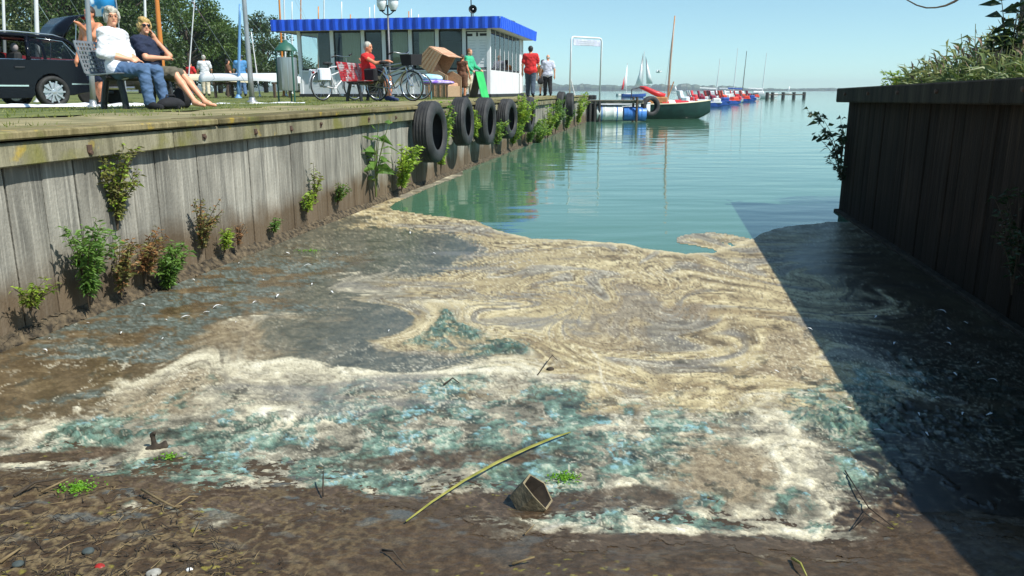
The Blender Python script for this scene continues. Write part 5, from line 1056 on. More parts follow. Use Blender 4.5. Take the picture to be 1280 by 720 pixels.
# --- boats ashore
mat('boat_white', (.66, .67, .66), (.78, .78, .77), scale=2, rough=.35); mat('boat_cream', lin((214, 200, 168)), lin((226, 214, 184)), scale=2, rough=.4); mat('boat_red', lin((196, 38, 44)), lin((214, 56, 58)), scale=3, rough=.4); mat('hull_dark', (.03, .028, .024), (.06, .055, .05), scale=4, rough=.5)
def hull(L, B, D, n=16, m=6, sheer=.12, bow=.55, full=.55):
    """half-round hull, bow at +x, keel at z=0, gunwale near z=D"""
    mb = MB(); vs = []
    for i in range(n + 1):
        t = i / n; x = (t - .5) * L; wd_ = B / 2 * min(1, (.72 + .9 * t)) * (1 - max(0, (t - bow) / (1 - bow)) ** 2.2) ; wd_ = max(wd_, .012); dz = sheer * (2 * t - .8) ** 2; kz = D * .55 * max(0, (t - .72) / .28) ** 2
        for j in range(2 * m + 1):
            a = math.pi * (j / (2 * m) - .5); s_ = math.sin(a); y = wd_ * (abs(s_) ** full) * (1 if s_ > 0 else -1); z = kz + (D + dz - kz) * (1 - math.cos(a)) ** 1.1; vs.append((x, y, z))
    k = 2 * m + 1; fs = [(i * k + j, i * k + j + 1, (i + 1) * k + j + 1, (i + 1) * k + j) for i in range(n) for j in range(k - 1)] + [tuple(range(k - 1, -1, -1))]
    mb.add(vs, fs); mb.rim = [[vs[i * k] for i in range(n + 1)], [vs[i * k + k - 1] for i in range(n + 1)]]; return mb
def upturned(label, u, Y, rz, L, B, m, h=.42, rest=2):
    p = G(u, Y); t = thing('upturned_boat', label, 'boat', p, rz); hm = hull(L, B, .24, sheer=.06); hm.v = [(x, -y, h + .3 - z) for x, y, z in hm.v]; hm.build('hull', m, t, True)
    for x in np.linspace(-L * .32, L * .3, rest):
        MB().box((x, 0, h - .03), (.08, B * .9, .07)).build('trestle_beam', 'wood_dark', t)
        for s in (-1, 1): MB().box((x, s * B * .38, (h - .05) / 2), (.07, .07, h - .05)).build('trestle_leg', 'wood_dark', t)
    return t
upturned('upturned white dinghy with grey stripe on trestles behind the bin', 318, 27.5, R(-14), 3.5, 1.3, 'boat_white', .5); upturned('upturned cream dinghy on trestles behind the white one', 262, 31.5, R(-6), 3.2, 1.2, 'boat_cream', .55); 
# red boat on its trailer
p = G(98, 20.5); t = thing('boat_on_trailer', 'dark-hulled boat with red deck on a road trailer behind the bench', 'boat', p, R(190)); hm = hull(3.3, 1.5, .6); hm.v = [(x, y, z + .38) for x, y, z in hm.v]; hm.build('hull', 'hull_dark', t, True)
dk = MB(); r0, r1 = hm.rim; dk.add([(a[0], a[1] * .98, a[2] + .385) for a in r0] + [((a[0] + b_[0]) / 2, 0, a[2] + .5) for a, b_ in zip(r0, r1)] + [(b_[0], b_[1] * .98, b_[2] + .385) for b_ in r1], [(i, i + 1, 18 + i, 17 + i) for i in range(16)] + [(17 + i, 18 + i, 35 + i, 34 + i) for i in range(16)]); dk.build('deck_cover', 'boat_red', t, True)
tr = MB(); tr.tube([(-1.5, -.5, .42), (.9, -.5, .42), (1.9, 0, .42)], .04, 6); tr.tube([(-1.5, .5, .42), (.9, .5, .42), (1.9, 0, .42)], .04, 6); tr.tube([(-.6, -.85, .32), (-.6, .85, .32)], .04, 6); tr.tube([(-1.3, -.5, .42), (-1.3, .5, .42)], .03, 6); tr.build('trailer_frame', 'silver', t)
for s in (-1, 1): MB().lathe([(.001, -.06), (.2, -.07), (.28, -.07), (.29, 0), (.28, .07), (.2, .07), (.001, .06)], 20, Matrix.Translation((-.6, s * .9, .29)) @ Matrix.Rotation(R(90), 4, 'X')).build('trailer_wheel', 'rubber', t, True)
for x in (-1.0, .7): MB().box((x, 0, .44), (.08, 1.0, .1)).build('hull_support', 'hull_dark', t)
# white sail spread on the grass
p = gp(170, 128.3, gz(*G(170, 14.8).xy)); mat('sail_white', (.68, .69, .7), (.78, .78, .78), scale=3, rough=.8, bump=.02, bscale=4)
gxv = np.linspace(-2.3, 3.2, 60); gyv = np.linspace(-.35, .35, 10); A, B = np.meshgrid(gxv, gyv, indexing='ij'); wv = (1 - np.abs(A - .3) / 3.2) ; hz_ = .03 + np.maximum(0, fbm(A * 2, B * 5, 3, 4)) * .05 * (np.abs(B) < .33)
V = np.column_stack([A.ravel(), (B * (.4 + wv)).ravel(), (hz_ * (np.abs(B) < .34)).ravel() + .012]); idx = np.arange(600).reshape(60, 10); F = np.stack([idx[:-1, :-1], idx[1:, :-1], idx[1:, 1:], idx[:-1, 1:]], -1).reshape(-1, 4)
o = tag(link('spread_sail', np_mesh('spread_sail', V, F, 'sail_white')), 'white sail spread flat on the grass behind the bench', 'sail'); q = G(160, 15.2); o.location = (q.x, q.y, gz(q.x, q.y)); o.rotation_euler = (0, 0, R(22))
# ================================================================ tyres along the quay
def wall_a(u, z=.9, off=.15):
    lo, hi = -2, 60
    for _ in range(40):
        m = (lo + hi) / 2; p = Q(m, -off, z); d = p.y * CP + (H - z) * SP
        if 640 + FOC * p.x / d < u: lo = m
        else: hi = m
    return lo
def wall_at(u, v, off=.15):
    z = .7
    for _ in range(6):
        a = wall_a(u, z, off); p = Q(a, -off, z); r = ray(u, v); z = H + r.z * p.y / r.y
    return a, z
mat('tyre_rubber', (.014, .014, .015), (.045, .044, .042), scale=6, rough=.7, bump=.004, bscale=60)
def tyre_mesh(r=.45, wd=.28):
    h = wd / 2; prof = [(r * .58, -h * .75), (r * .62, -h * .95), (r * .78, -h * 1.02), (r * .9, -h * .95), (r * .965, -h * .8)]
    for z in (-.52, -.18, .18, .52): prof += [(r * .995, z * h - h * .12), (r * .97, z * h - h * .1), (r * .97, z * h + h * .1), (r * .995, z * h + h * .12)]
    prof += [(r * .965, h * .8), (r * .9, h * .95), (r * .78, h * 1.02), (r * .62, h * .95), (r * .58, h * .75), (r * .66, h * .7), (r * .88, h * .6), (r * .92, 0), (r * .88, -h * .6), (r * .66, -h * .7)]
    return MB().lathe(prof, 40, Matrix.Rotation(R(90), 4, 'X'), closed=True).mesh('casing', 'tyre_rubber', 50)
TM = tyre_mesh()
tyl = ['largest black tyre hanging on the quay wall beside the lime weeds', 'black tyre hanging between the lime weeds and the next tyre', 'black tyre hanging close beside another below the beach chair', 'narrow black tyre hanging beside leafy bush below the hut', 'black tyre half behind a lime bush below the hut', 'small black tyre behind leaves towards the quay end', 'black tyre hanging free at the quay end below the gate']
for i, (u, v, d) in enumerate(((537, 165, .92), (577, 152, .84), (605, 151.5, .92), (633, 148.5, .88), (659, 143, .9), (701, 129, .78), (712, 131.5, .9))):
    a, z = wall_at(u, v, .22); p = Q(a, -.23, z); t = thing('tyre', tyl[i], 'tyre', p, math.atan2(WD.y, WD.x), 'tyres hung along the quay'); t.rotation_euler = (random.uniform(-.05, .05), random.uniform(0, 6), math.atan2(WD.y, WD.x) + random.uniform(-.12, .08)); t.rotation_euler[1] = 0
    o = link('casing', TM, t); o.scale = (d / .9,) * 3; o.rotation_euler = (0, random.uniform(0, 3), 0)
    top = DECK - z - .01; MB().tube([(0, .02, d * .40), (0, .06, d * .5), (.0, .1, top + .02), (0, .22, top + .02)], .013, 5).build('chain', 'rusty_bolt', t, True)

# ================================================================ plants
def leaf_mesh(rng, pos, dirs, L, Wd, droop=.3, mid=True):
    """arrays of folded diamond leaves"""
    n = len(pos); d = dirs / (np.linalg.norm(dirs, axis=1)[:, None] + 1e-9); rnd = rng.randn(n, 3); s = np.cross(d, rnd); s /= np.linalg.norm(s, axis=1)[:, None] + 1e-9; nn = np.cross(s, d)
    Lr = (L * rng.uniform(.6, 1.25, n))[:, None]; Wr = (Wd * rng.uniform(.6, 1.25, n))[:, None]
    m = pos + d * Lr * .45 + nn * Lr * .06; tip = pos + d * Lr - np.array([0, 0, 1]) * Lr * droop; a = m + s * Wr * .5 + nn * Wr * .18; b = m - s * Wr * .5 + nn * Wr * .18
    V = np.stack([pos, a, tip, b, m], 1).reshape(-1, 3); i = np.arange(n)[:, None] * 5
    F = np.concatenate([i + np.array([[0, 1, 4]]), i + np.array([[1, 2, 4]]), i + np.array([[2, 3, 4]]), i + np.array([[3, 0, 4]])]); return V, F
def P3(v): return np.array((v[0], v[1], v[2]), float)
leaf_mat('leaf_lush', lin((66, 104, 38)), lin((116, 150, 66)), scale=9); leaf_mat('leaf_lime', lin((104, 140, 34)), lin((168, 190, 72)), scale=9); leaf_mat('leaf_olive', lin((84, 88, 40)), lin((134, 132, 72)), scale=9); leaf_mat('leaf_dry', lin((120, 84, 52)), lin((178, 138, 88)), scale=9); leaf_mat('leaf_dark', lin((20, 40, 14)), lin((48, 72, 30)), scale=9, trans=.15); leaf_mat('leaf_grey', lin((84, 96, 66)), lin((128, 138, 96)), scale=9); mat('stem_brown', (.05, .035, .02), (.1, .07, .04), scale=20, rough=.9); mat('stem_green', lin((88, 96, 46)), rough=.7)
def plant(label, loc, h, spread, nst, nleaf, L, Wd, m, out=(0, 0, 0), name='weed', cat='weed', stem='stem_brown', droop=.25, seed=1, upright=.6, m2=None, r0=.006, fill=.2, group=None, flat=None):
    rng = np.random.RandomState(seed); t = thing(name, label, cat, loc, 0, group); st = MB(); pos = []; dr = []; out = np.array(out, float)
    for i in range(nst):
        a = rng.uniform(0, 6.283); q = spread * math.sqrt(rng.uniform(.05, 1)); tip = np.array([q * math.cos(a), q * math.sin(a), h * rng.uniform(.55, 1.05)]) + out * spread
        if flat is not None:
            fn = np.array((flat[0], flat[1], 0.)); k = tip @ fn
            tip = tip - fn * (k - abs(k) * .7 - .02)
        c1 = np.array([tip[0] * .15, tip[1] * .15, tip[2] * upright]); pts = [(1 - s_) ** 2 * np.zeros(3) + 2 * s_ * (1 - s_) * c1 + s_ * s_ * tip for s_ in np.linspace(0, 1, 7)]
        st.tube(pts, [r0 * (1 - .8 * k / 6) for k in range(7)], 4)
        for k in range(max(1, nleaf // nst)):
            s_ = rng.uniform(fill, 1); b = (2 * s_ * (1 - s_)) * c1 + s_ * s_ * tip; ang = rng.uniform(0, 6.283); pos.append(b + rng.randn(3) * .008); dr.append([math.cos(ang), math.sin(ang), rng.uniform(-.2, .8)] + out * .4)
    pos = np.array(pos); dr = np.array(dr); V, F = leaf_mesh(rng, pos, dr, L, Wd, droop); me = np_mesh('foliage', V, F, [m] + ([m2] if m2 else []), False)
    if m2: mi = np.repeat((rng.rand(len(pos)) < .3).astype(np.int32), 1); me.polygons.foreach_set('material_index', np.tile(mi, 4))
    st.build('stem', stem, t); link('foliage', me, t); return t
WNv = (WN.x, WN.y, 0)
def wallweed(label, u, v0, v1, wpx, nleaf, L, Wd, m, seed, off=.03, nst=9, **k):
    a, z = wall_at(u, v0, off); p = Q(a, -off, z); dist = p.y; h = (v0 - v1) * dist / FOC * 1.02; sp = wpx * dist / FOC * .78; nleaf = int(nleaf * (2.4 if nleaf > 40 else 1)); nst = int(nst * 1.7)
    return plant(label, p, h, sp, nst, nleaf, L, Wd, m, out=(WN.x * .35, WN.y * .35, 0), seed=seed, flat=(WN.x, WN.y), **k)
ww = wallweed
ww('small yellow-green weed low on the quay wall beside bare planks', 38, 388, 352, 42, 150, .045, .014, 'leaf_lime', 1, m2='leaf_olive', nst=14, off=.1)
ww('tall lush green weed growing from the foot of the quay wall', 112, 384, 275, 58, 420, .065, .02, 'leaf_lush', 2, nst=16, off=.1)
ww('olive creeper climbing the planks up to the quay cap', 147, 288, 186, 46, 330, .045, .022, 'leaf_olive', 3, m2='leaf_lime', nst=12)
ww('half dry weed between two lush green ones', 152, 372, 298, 36, 200, .05, .018, 'leaf_olive', 4, m2='leaf_dry', nst=10, off=.1)
ww('weed with reddish withered leaves beside a lush green one', 182, 352, 284, 40, 170, .06, .018, 'leaf_dry', 5, m2='leaf_olive', nst=9, off=.09)
ww('short dense green weed beside the withered reddish one', 211, 366, 304, 46, 360, .06, .02, 'leaf_lush', 6, nst=18, off=.1)
ww('brownish seeded weed standing alone against grey planks', 253, 318, 248, 36, 330, .035, .016, 'leaf_olive', 7, m2='leaf_dry', nst=12, off=.06)
ww('small fresh green tuft beside the brownish seeded weed', 281, 316, 284, 18, 90, .05, .016, 'leaf_lime', 8, off=.08)
ww('dead brown stalks leaning on the footing', 298, 312, 276, 16, 60, .035, .01, 'leaf_dry', 9, off=.08)
ww('tiny green weed on the crumbling footing', 342, 292, 272, 14, 60, .05, .018, 'leaf_lush', 10, off=.06)
ww('small leafy weed below a thin tall one', 383, 268, 240, 16, 90, .06, .022, 'leaf_lime', 11, off=.06)
ww('thin tall weed with yellowing tip on the quay wall', 394, 256, 204, 14, 80, .06, .016, 'leaf_olive', 12, m2='leaf_lime', nst=4, off=.06)
ww('dark green weed in the middle of the quay wall', 422, 256, 230, 22, 110, .06, .02, 'leaf_lush', 13, m2='leaf_olive', off=.06)
ww('tall broad-leaved dock plant before the tyres', 470, 246, 152, 30, 26, .32, .1, 'leaf_lush', 14, nst=3, off=.1, r0=.012, stem='stem_green', droop=.25)
ww('bright lime bush below the broad-leaved dock plant', 502, 240, 184, 36, 380, .075, .035, 'leaf_lime', 15, nst=16, off=.14)
ww('tall lime weed climbing between the first two tyres', 551, 218, 134, 28, 520, .075, .034, 'leaf_lime', 16, m2='leaf_lush', nst=14, off=.1)
ww('low lime tuft under the middle tyres', 620, 186, 152, 22, 220, .08, .03, 'leaf_lush', 17, m2='leaf_lime', off=.1)
ww('lime bush hanging over the quay edge between two tyres', 648, 172, 122, 32, 620, .085, .04, 'leaf_lime', 18, nst=18, off=.2)
ww('broad green bush at the water under the far tyres', 672, 184, 150, 34, 480, .09, .035, 'leaf_lush', 19, m2='leaf_lime', nst=16, off=.15)
ww('green climbing bush beside the small tyre', 694, 168, 126, 22, 420, .1, .04, 'leaf_lush', 20, nst=14, off=.12)
ww('lime bush at the very end of the quay wall', 722, 160, 118, 20, 420, .11, .05, 'leaf_lime', 21, nst=14, off=.15)
ww('leafy lime weed hanging between the second and third tyre', 592, 176, 140, 18, 240, .08, .034, 'leaf_lime', 22, m2='leaf_lush', off=.12)
ww('green weed filling the gap below the narrow tyre', 640, 184, 156, 22, 260, .085, .034, 'leaf_lush', 23, m2='leaf_lime', off=.12)
ww('dense green weed at the water below the lime bush', 660, 182, 152, 26, 320, .09, .036, 'leaf_lush', 24, off=.14)
ww('tall green weed between broad bush and small tyre', 684, 176, 132, 22, 360, .095, .038, 'leaf_lime', 25, m2='leaf_lush', off=.12)
ww('trailing green weed below the last tyre', 708, 164, 136, 20, 300, .1, .04, 'leaf_lush', 26, m2='leaf_lime', off=.12)
# right wall plants
c = R0 + RN * .03
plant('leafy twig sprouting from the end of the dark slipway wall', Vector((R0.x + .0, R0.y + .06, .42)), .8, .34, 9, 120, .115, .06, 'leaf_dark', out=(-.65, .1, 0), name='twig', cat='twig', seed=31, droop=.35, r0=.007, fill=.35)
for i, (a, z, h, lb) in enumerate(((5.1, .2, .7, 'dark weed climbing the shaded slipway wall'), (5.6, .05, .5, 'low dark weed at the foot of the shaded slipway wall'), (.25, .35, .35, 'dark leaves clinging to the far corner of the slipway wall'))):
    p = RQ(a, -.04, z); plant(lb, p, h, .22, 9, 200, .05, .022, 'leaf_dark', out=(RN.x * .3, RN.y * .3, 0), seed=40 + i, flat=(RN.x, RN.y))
# reeds on the bank
leaf_mat('reed_leaf', lin((72, 104, 42)), lin((146, 152, 96)), scale=5, trans=.25); mat('reed_plume', lin((112, 92, 76)), lin((156, 134, 112)), scale=10, rough=.95)
rng = np.random.RandomState(5); N = 15000; a = rng.rand(N) ** 1.3 * 8 + .8; b = .34 + rng.rand(N) ** 1.2 * 3.2
px = R0.x - RD.x * a - RN.x * b; py = R0.y - RD.y * a - RN.y * b; hb_ = .42 + .8 * np.clip((b - .35) / 1.3, 0, 1); zt_ = hb_ * rng.uniform(.5, 1.05, N)
base = np.column_stack([px, py, 1.31 + 0 * px + rng.rand(N) * zt_ * .8]); an = rng.uniform(0, 6.28, N); d = np.column_stack([np.cos(an) * .6 - .45, np.sin(an) * .6, rng.uniform(.25, 1.4, N)])
V, F = leaf_mesh(rng, base, d, .24, .028, .35); o = tag(link('reed_bed', np_mesh('reed_bed', V, F, 'reed_leaf', False)), 'dense green and straw reeds above the dark slipway wall', 'reeds', kind='stuff')
N2 = 1500; k = rng.randint(0, N, N2); bs = np.column_stack([px[k], py[k], 1.31 + zt_[k] * .8]); d = np.column_stack([rng.randn(N2) * .3 - .35, rng.randn(N2) * .3, np.ones(N2) * .9]); V, F = leaf_mesh(rng, bs, d, .15, .022, .25); o2 = tag(link('reed_plumes', np_mesh('reed_plumes', V, F, 'reed_plume', False)), 'brownish feathery reed plumes above the slipway wall', 'reeds', kind='stuff')
st = MB()
for q in range(260):
    j = rng.randint(0, N); st.tube([(px[j], py[j], 1.3), (px[j] + rng.randn() * .04 - .03, py[j] + rng.randn() * .04, 1.31 + zt_[j] * 1.05)], .004, 3, cap=False)
tag(st.build('reed_stalks', 'stem_green'), 'thin straight reed stalks among the reeds', 'reeds', kind='stuff')
p = RQ(.75, .32, 1.31); plant('bright lime bush on the end of the slipway wall', p, .36, .24, 16, 420, .06, .028, 'leaf_lime', name='bush', cat='bush', seed=51)
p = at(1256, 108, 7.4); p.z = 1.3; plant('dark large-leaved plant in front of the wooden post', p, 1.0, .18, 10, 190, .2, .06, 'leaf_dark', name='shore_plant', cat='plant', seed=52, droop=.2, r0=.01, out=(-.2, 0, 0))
p = at(1277, 100, 8.6); p.z = 1.3; q = at(1283, -25, 8.6); pole('wooden_post', 'dark leaning wooden post beside the reeds', 'post', p, q, .06, 'hull_dark')
# small tree on the bank, its bare twig droops into the sky above the reeds
b = Vector((6.75, 8.9, 1.3)); t = thing('small_tree', 'small bank tree with one bare twig drooping above the reeds', 'tree', b); tk = MB(); tk.tube([(0, 0, -.05), (.05, 0, .9), (-.02, .05, 1.9), (.05, 0, 2.6)], [.07, .055, .04, .015], 8); tk.build('trunk', 'stem_brown', t, True)
pts = [Vector((.0, .03, 1.75))] + [at(u_, v_, 9.0) - b for u_, v_ in ((1290, -70), (1232, -34), (1205, -6), (1193, 2), (1182, 7), (1170, 9.5), (1158, 9.8), (1146, 6.5), (1134, 0), (1122, -10))]
MB().tube(pts, [.03, .022, .018, .015, .014, .012, .009, .008, .007, .006, .004], 6).build('twig', 'stem_brown', t, True)
rng = np.random.RandomState(77); n = 2200; g = rng.randn(n, 3); pos = g / np.linalg.norm(g, axis=1)[:, None] * (rng.rand(n) ** .4)[:, None] * np.array([.75, .75, .6]) + np.array([.35, 0, 2.5]); V, F = leaf_mesh(rng, pos, rng.randn(n, 3), .1, .05, .2); link('crown', np_mesh('crown', V, F, 'leaf_dark', False), t)

# ================================================================ trees
leaf_mat('tree_dark', lin((30, 52, 18)), lin((74, 96, 36)), scale=.9, trans=.25); leaf_mat('tree_mid', lin((40, 66, 20)), lin((92, 116, 44)), scale=.9, trans=.3); leaf_mat('tree_pale', lin((78, 96, 58)), lin((134, 146, 98)), scale=.9, trans=.3); mat('bark', (.05, .04, .03), (.11, .09, .07), scale=9, rough=.95, bump=.03)
def tree(label, u, Y, h, r, m, seed, low=.06, n=9000, leaf=.3, dens=1.0, zb=None):
    rng = np.random.RandomState(seed); b = gx(u, Y, 1.05) if zb is None else gx(u, Y, zb); t = thing('tree', label, 'tree', b, 0, 'trees behind the boat park'); tr = MB()
    tr.tube([(0, 0, -.1), (.05, .02, h * .2), (-.04, .06, h * .45), (.05, 0, h * .75)], [h * .032, h * .025, h * .017, h * .006], 8); ncl = 64; cs_ = []
    for i in range(ncl):
        dv = rng.randn(3); dv /= np.linalg.norm(dv); q = rng.uniform(.35, 1) ** .5; zz = h * (.54 + .46 * dv[2] * q * .95); wprof = 1 - .35 * max(0, (zz / h - .55) / .45) ** 2 - .25 * max(0, (.3 - zz / h) / .3)
        c = np.array([dv[0] * r * q * wprof, dv[1] * r * q * wprof, max(h * low, zz)]); cs_.append(c)
        if i % 3 == 0: tr.tube([(0, 0, min(c[2] * .6, h * .5)), c * np.array([.5, .5, .8]), c * .92], [h * .012, h * .007, h * .003], 5)
    tr.build('trunk', 'bark', t, True); cs_ = np.array(cs_); k = rng.randint(0, ncl, n); rad = rng.uniform(.16, .34, ncl) * r
    pos = cs_[k] + (lambda g: g / np.linalg.norm(g, axis=1)[:, None] * (rng.rand(n) ** .45)[:, None])(rng.randn(n, 3)) * rad[k][:, None] * np.array([1, 1, .8]); pos[:, 2] = np.maximum(pos[:, 2], .1)
    dr = rng.randn(n, 3) + (pos - cs_[k]) * 1.2; V, F = leaf_mesh(rng, pos, dr, leaf, leaf * .62, .15); link('crown', np_mesh('crown', V, F, m, False), t); return t
tree('pale grey-green tree behind the black car', 14, 66, 10.5, 4.6, 'tree_pale', 61); tree('pale tree beside the raised tailgate', 58, 72, 10.8, 4.6, 'tree_pale', 62)
tree('tall dark tree behind the bare-chested person', 102, 58, 12, 4.6, 'tree_dark', 63); tree('dark tree behind the couple on the bench', 140, 60, 11.5, 4.4, 'tree_dark', 64); tree('dark leafy tree behind the orange mast', 178, 66, 9.2, 3.8, 'tree_dark', 65)
tree('large round green tree beside the steel flagpole', 240, 74, 9.0, 3.7, 'tree_mid', 66); tree('green tree merging with the large round one', 276, 77, 8.0, 3.0, 'tree_mid', 67); tree('dark tree between flagpole and litter bin', 333, 92, 8.7, 3.6, 'tree_dark', 68, n=7000); tree('low dark tree behind the upturned boats', 300, 84, 5.5, 3.0, 'tree_dark', 69, n=6000); tree('low dark tree under the large round one', 215, 80, 5.0, 3.2, 'tree_dark', 70, n=6000); tree('small dark tree behind the hut corner', 372, 100, 4.4, 3.0, 'tree_dark', 71, n=5000)
tree('tall pale tree standing beyond the car', -50, 64, 11, 5, 'tree_pale', 72)

# ================================================================ jetty, floats, boats on the water
mat('jetty_wood', lin((96, 90, 78)), lin((140, 132, 116)), scale=5, rough=.9, stretch=(1, 5, 1)); mat('drum_white', lin((196, 202, 196)), lin((222, 226, 220)), scale=3, rough=.4); mat('drum_blue', lin((56, 112, 190)), lin((80, 140, 210)), scale=3, rough=.4); mat('hull_green', lin((18, 44, 40)), lin((30, 62, 54)), scale=3, rough=.35); mat('wood_varnish', lin((168, 112, 64)), lin((196, 142, 90)), scale=5, rough=.4); mat('water_blue', lin((34, 70, 150)), lin((48, 92, 170)), scale=3, rough=.4); mat('maroon', lin((120, 28, 52)), lin((160, 50, 74)), scale=6, rough=.5); mat('orange_red', lin((214, 62, 40)), lin((228, 84, 56)), scale=4, rough=.4); mat('pale_grey', lin((190, 196, 200)), lin((216, 220, 222)), scale=3, rough=.5)
JY = 39.4; jx0, jx1 = 2.9, gx(803, JY, 1).x
t = thing('jetty', 'weathered plank jetty on dark piles at the end of the quay', 'jetty', (0, JY, 0))
for i, x in enumerate(np.arange(jx0, jx1, .19)): MB().box((x, random.uniform(-.02, .02), .985), (.175, 1.15, .04)).build('plank', 'jetty_wood', t)
for s in (-1, 1): MB().box(((jx0 + jx1) / 2, s * .48, .9), (jx1 - jx0, .09, .12)).build('bearer', 'jetty_wood', t)
for x in np.arange(jx0 + .15, jx0 + 1.3, .22):
    for s in (-.55, .5): MB().tube([(x, s, -.9), (x, s, .95)], .06, 7).build('pile', 'hull_dark', t)
for x in (jx1 - .35,):
    for s in (-.62, .55): MB().tube([(x, s, -.9), (x, s, 1.15)], .06, 7).build('pile', 'stem_brown', t)
def drum(label, u0, u1, r, m, Y):
    p0 = gx(u0, Y, .25); p1 = gx(u1, Y, .25); L = p1.x - p0.x; t = thing('float_drum', label, 'drum', ((p0.x + p1.x) / 2, Y, .2)); M = Matrix.Translation((-L / 2, 0, r * .5)) @ Matrix.Rotation(R(90), 4, 'Y')
    MB().lathe([(.001, .02), (r * .92, .02), (r * .97, 0), (r, .03), (r, L * .3), (r * 1.03, L * .32), (r * 1.03, L * .35), (r, L * .37), (r, L * .63), (r * 1.03, L * .65), (r * 1.03, L * .68), (r, L * .7), (r, L - .03), (r * .97, L), (r * .92, L - .02), (.001, L - .02)], 24, M).build('shell', m, t, 35)
    for k in (.2, .8): MB().lathe([(r * 1.02, k * L - .02), (r * 1.045, k * L - .02), (r * 1.045, k * L + .02), (r * 1.02, k * L + .02)], 24, M, closed=True).build('band', 'drum_blue', t)
    return t
drum('white float drum lashed under the jetty', 745, 777, .36, 'drum_white', JY - .25); drum('blue float drum lashed under the jetty beside the white one', 779, 807, .33, 'drum_blue', JY - .25)
p = gx(813, JY - .2, .72); t = thing('tyre', 'black tyre hung on the outer corner of the jetty', 'tyre', p, R(20), 'tyres hung along the quay'); o = link('casing', TM, t); o.scale = (1.05,) * 3; MB().tube([(0, 0, .4), (-.15, .1, .34)], .02, 5).build('chain', 'rusty_bolt', t)
p = gx(725, 38.6, 1.0)
for i, u in enumerate((728, 737)): q = gx(u, JY - .1, 1.005); t = thing('tyre', 'old tyre lying flat on the jetty planks', 'tyre', (q.x, q.y, 1.13), .4 * i, 'old tyres on the jetty'); o = link('casing', TM, t); o.rotation_euler = (R(90), 0, 0); o.scale = (.75,) * 3
def boat(name, label, cat, loc, rz, L, B, D, m, inner=None, sink=.18, rail=None, **k):
    t = thing(name, label, cat, loc, rz, k.pop('group', None)); hm = hull(L, B, D, **k); hm.v = [(x, y, z - sink) for x, y, z in hm.v]; hm.build('hull', m, t, True); r0 = [(a[0], a[1], a[2] - sink) for a in hm.rim[0]]; r1 = [(a[0], a[1], a[2] - sink) for a in hm.rim[1]]
    if rail:
        for rr in (r0, r1): MB().tube(rr, .035, 6).build('gunwale', rail, t, True)
    if inner:
        n = len(r0); MB().add([(a[0], a[1] * .97, a[2] - .06) for a in r0] + [(a[0], a[1] * .97, a[2] - .06) for a in r1], [(i, i + 1, n + i + 1, n + i) for i in range(n - 1)]).build('deck', inner, t)
    return t
bp = gx(823, 43.6, 0); t = boat('sailing_boat', 'dark green wooden boat with red cover, tall mast and furled red sail', 'boat', bp, R(-4), 5.4, 1.9, .95, 'hull_green', 'boat_cream', .2, 'boat_cream', sheer=.14)
for k in range(6):   # red cover with pale stripes over the fore half
    x0 = .1 + k * .36; MB().add([(x0, -.78 * (1 - .13 * k), .8), (x0 + .35, -.72 * (1 - .13 * k), .8), (x0 + .35, 0, .98 - .02 * k), (x0, 0, .99 - .02 * k), (x0 + .35, .72 * (1 - .13 * k), .8), (x0, .78 * (1 - .13 * k), .8)], [(0, 1, 2, 3), (3, 2, 4, 5)]).build('cover', 'boat_red' if k % 3 != 1 else 'boat_white', t)
MB().box((-.15, 0, .95), (1.1, 1.1, .34), ch=.06).build('cabin', 'wood_varnish', t); MB().tube([(.42, 0, .3), (.5, 0, 3.0), (.62, 0, 5.2)], [.055, .05, .03], 8).build('mast', 'wood_varnish', t, True); MB().tube([(.4, -.02, .9), (.72, 0, 1.9)], .03, 6).build('spar', 'wood_varnish', t)
MB().tube([(.3, 0, 1.15), (-.2, .05, 1.3), (-.75, .05, 1.55), (-1.05, .05, 1.62)], [.13, .14, .12, .06], 8).build('furled_sail', 'boat_red', t, True); MB().tube([(-1.55, -.6, .75), (-1.5, -.55, 1.5), (-1.1, -.3, 1.6), (-.6, .2, 1.58)], .03, 6).build('hoop', 'black_steel', t, True); MB().box((-1.6, 0, .78), (1.2, 1.3, .14), ch=.05).build('seat_cushion', 'boat_red', t); MB().tube([(-1.1, -.85, .86), (-.5, -.6, .98)], .03, 6).build('oar', 'wood_varnish', t)
for s in (-1, 1): MB().tube([(.6, 0, 4.9), (.3, s * .85, .8)], .008, 4).build('stay', 'silver', t)
p = gx(768, 41.2, 0); t = boat('punt', 'low white punt lying behind the jetty drums', 'boat', p, R(3), 3.6, 1.3, .85, 'boat_white', 'pale_grey', .08, 'pale_grey', sheer=.05); MB().box((-.3, 0, .68), (.25, 1.15, .05)).build('thwart', 'wood_varnish', t)
for dx in (-1.2, .8): MB().tube([(dx, -.5, .72), (dx + .5, -.55, .9)], .03, 6).build('rowlock', 'black_steel', t)
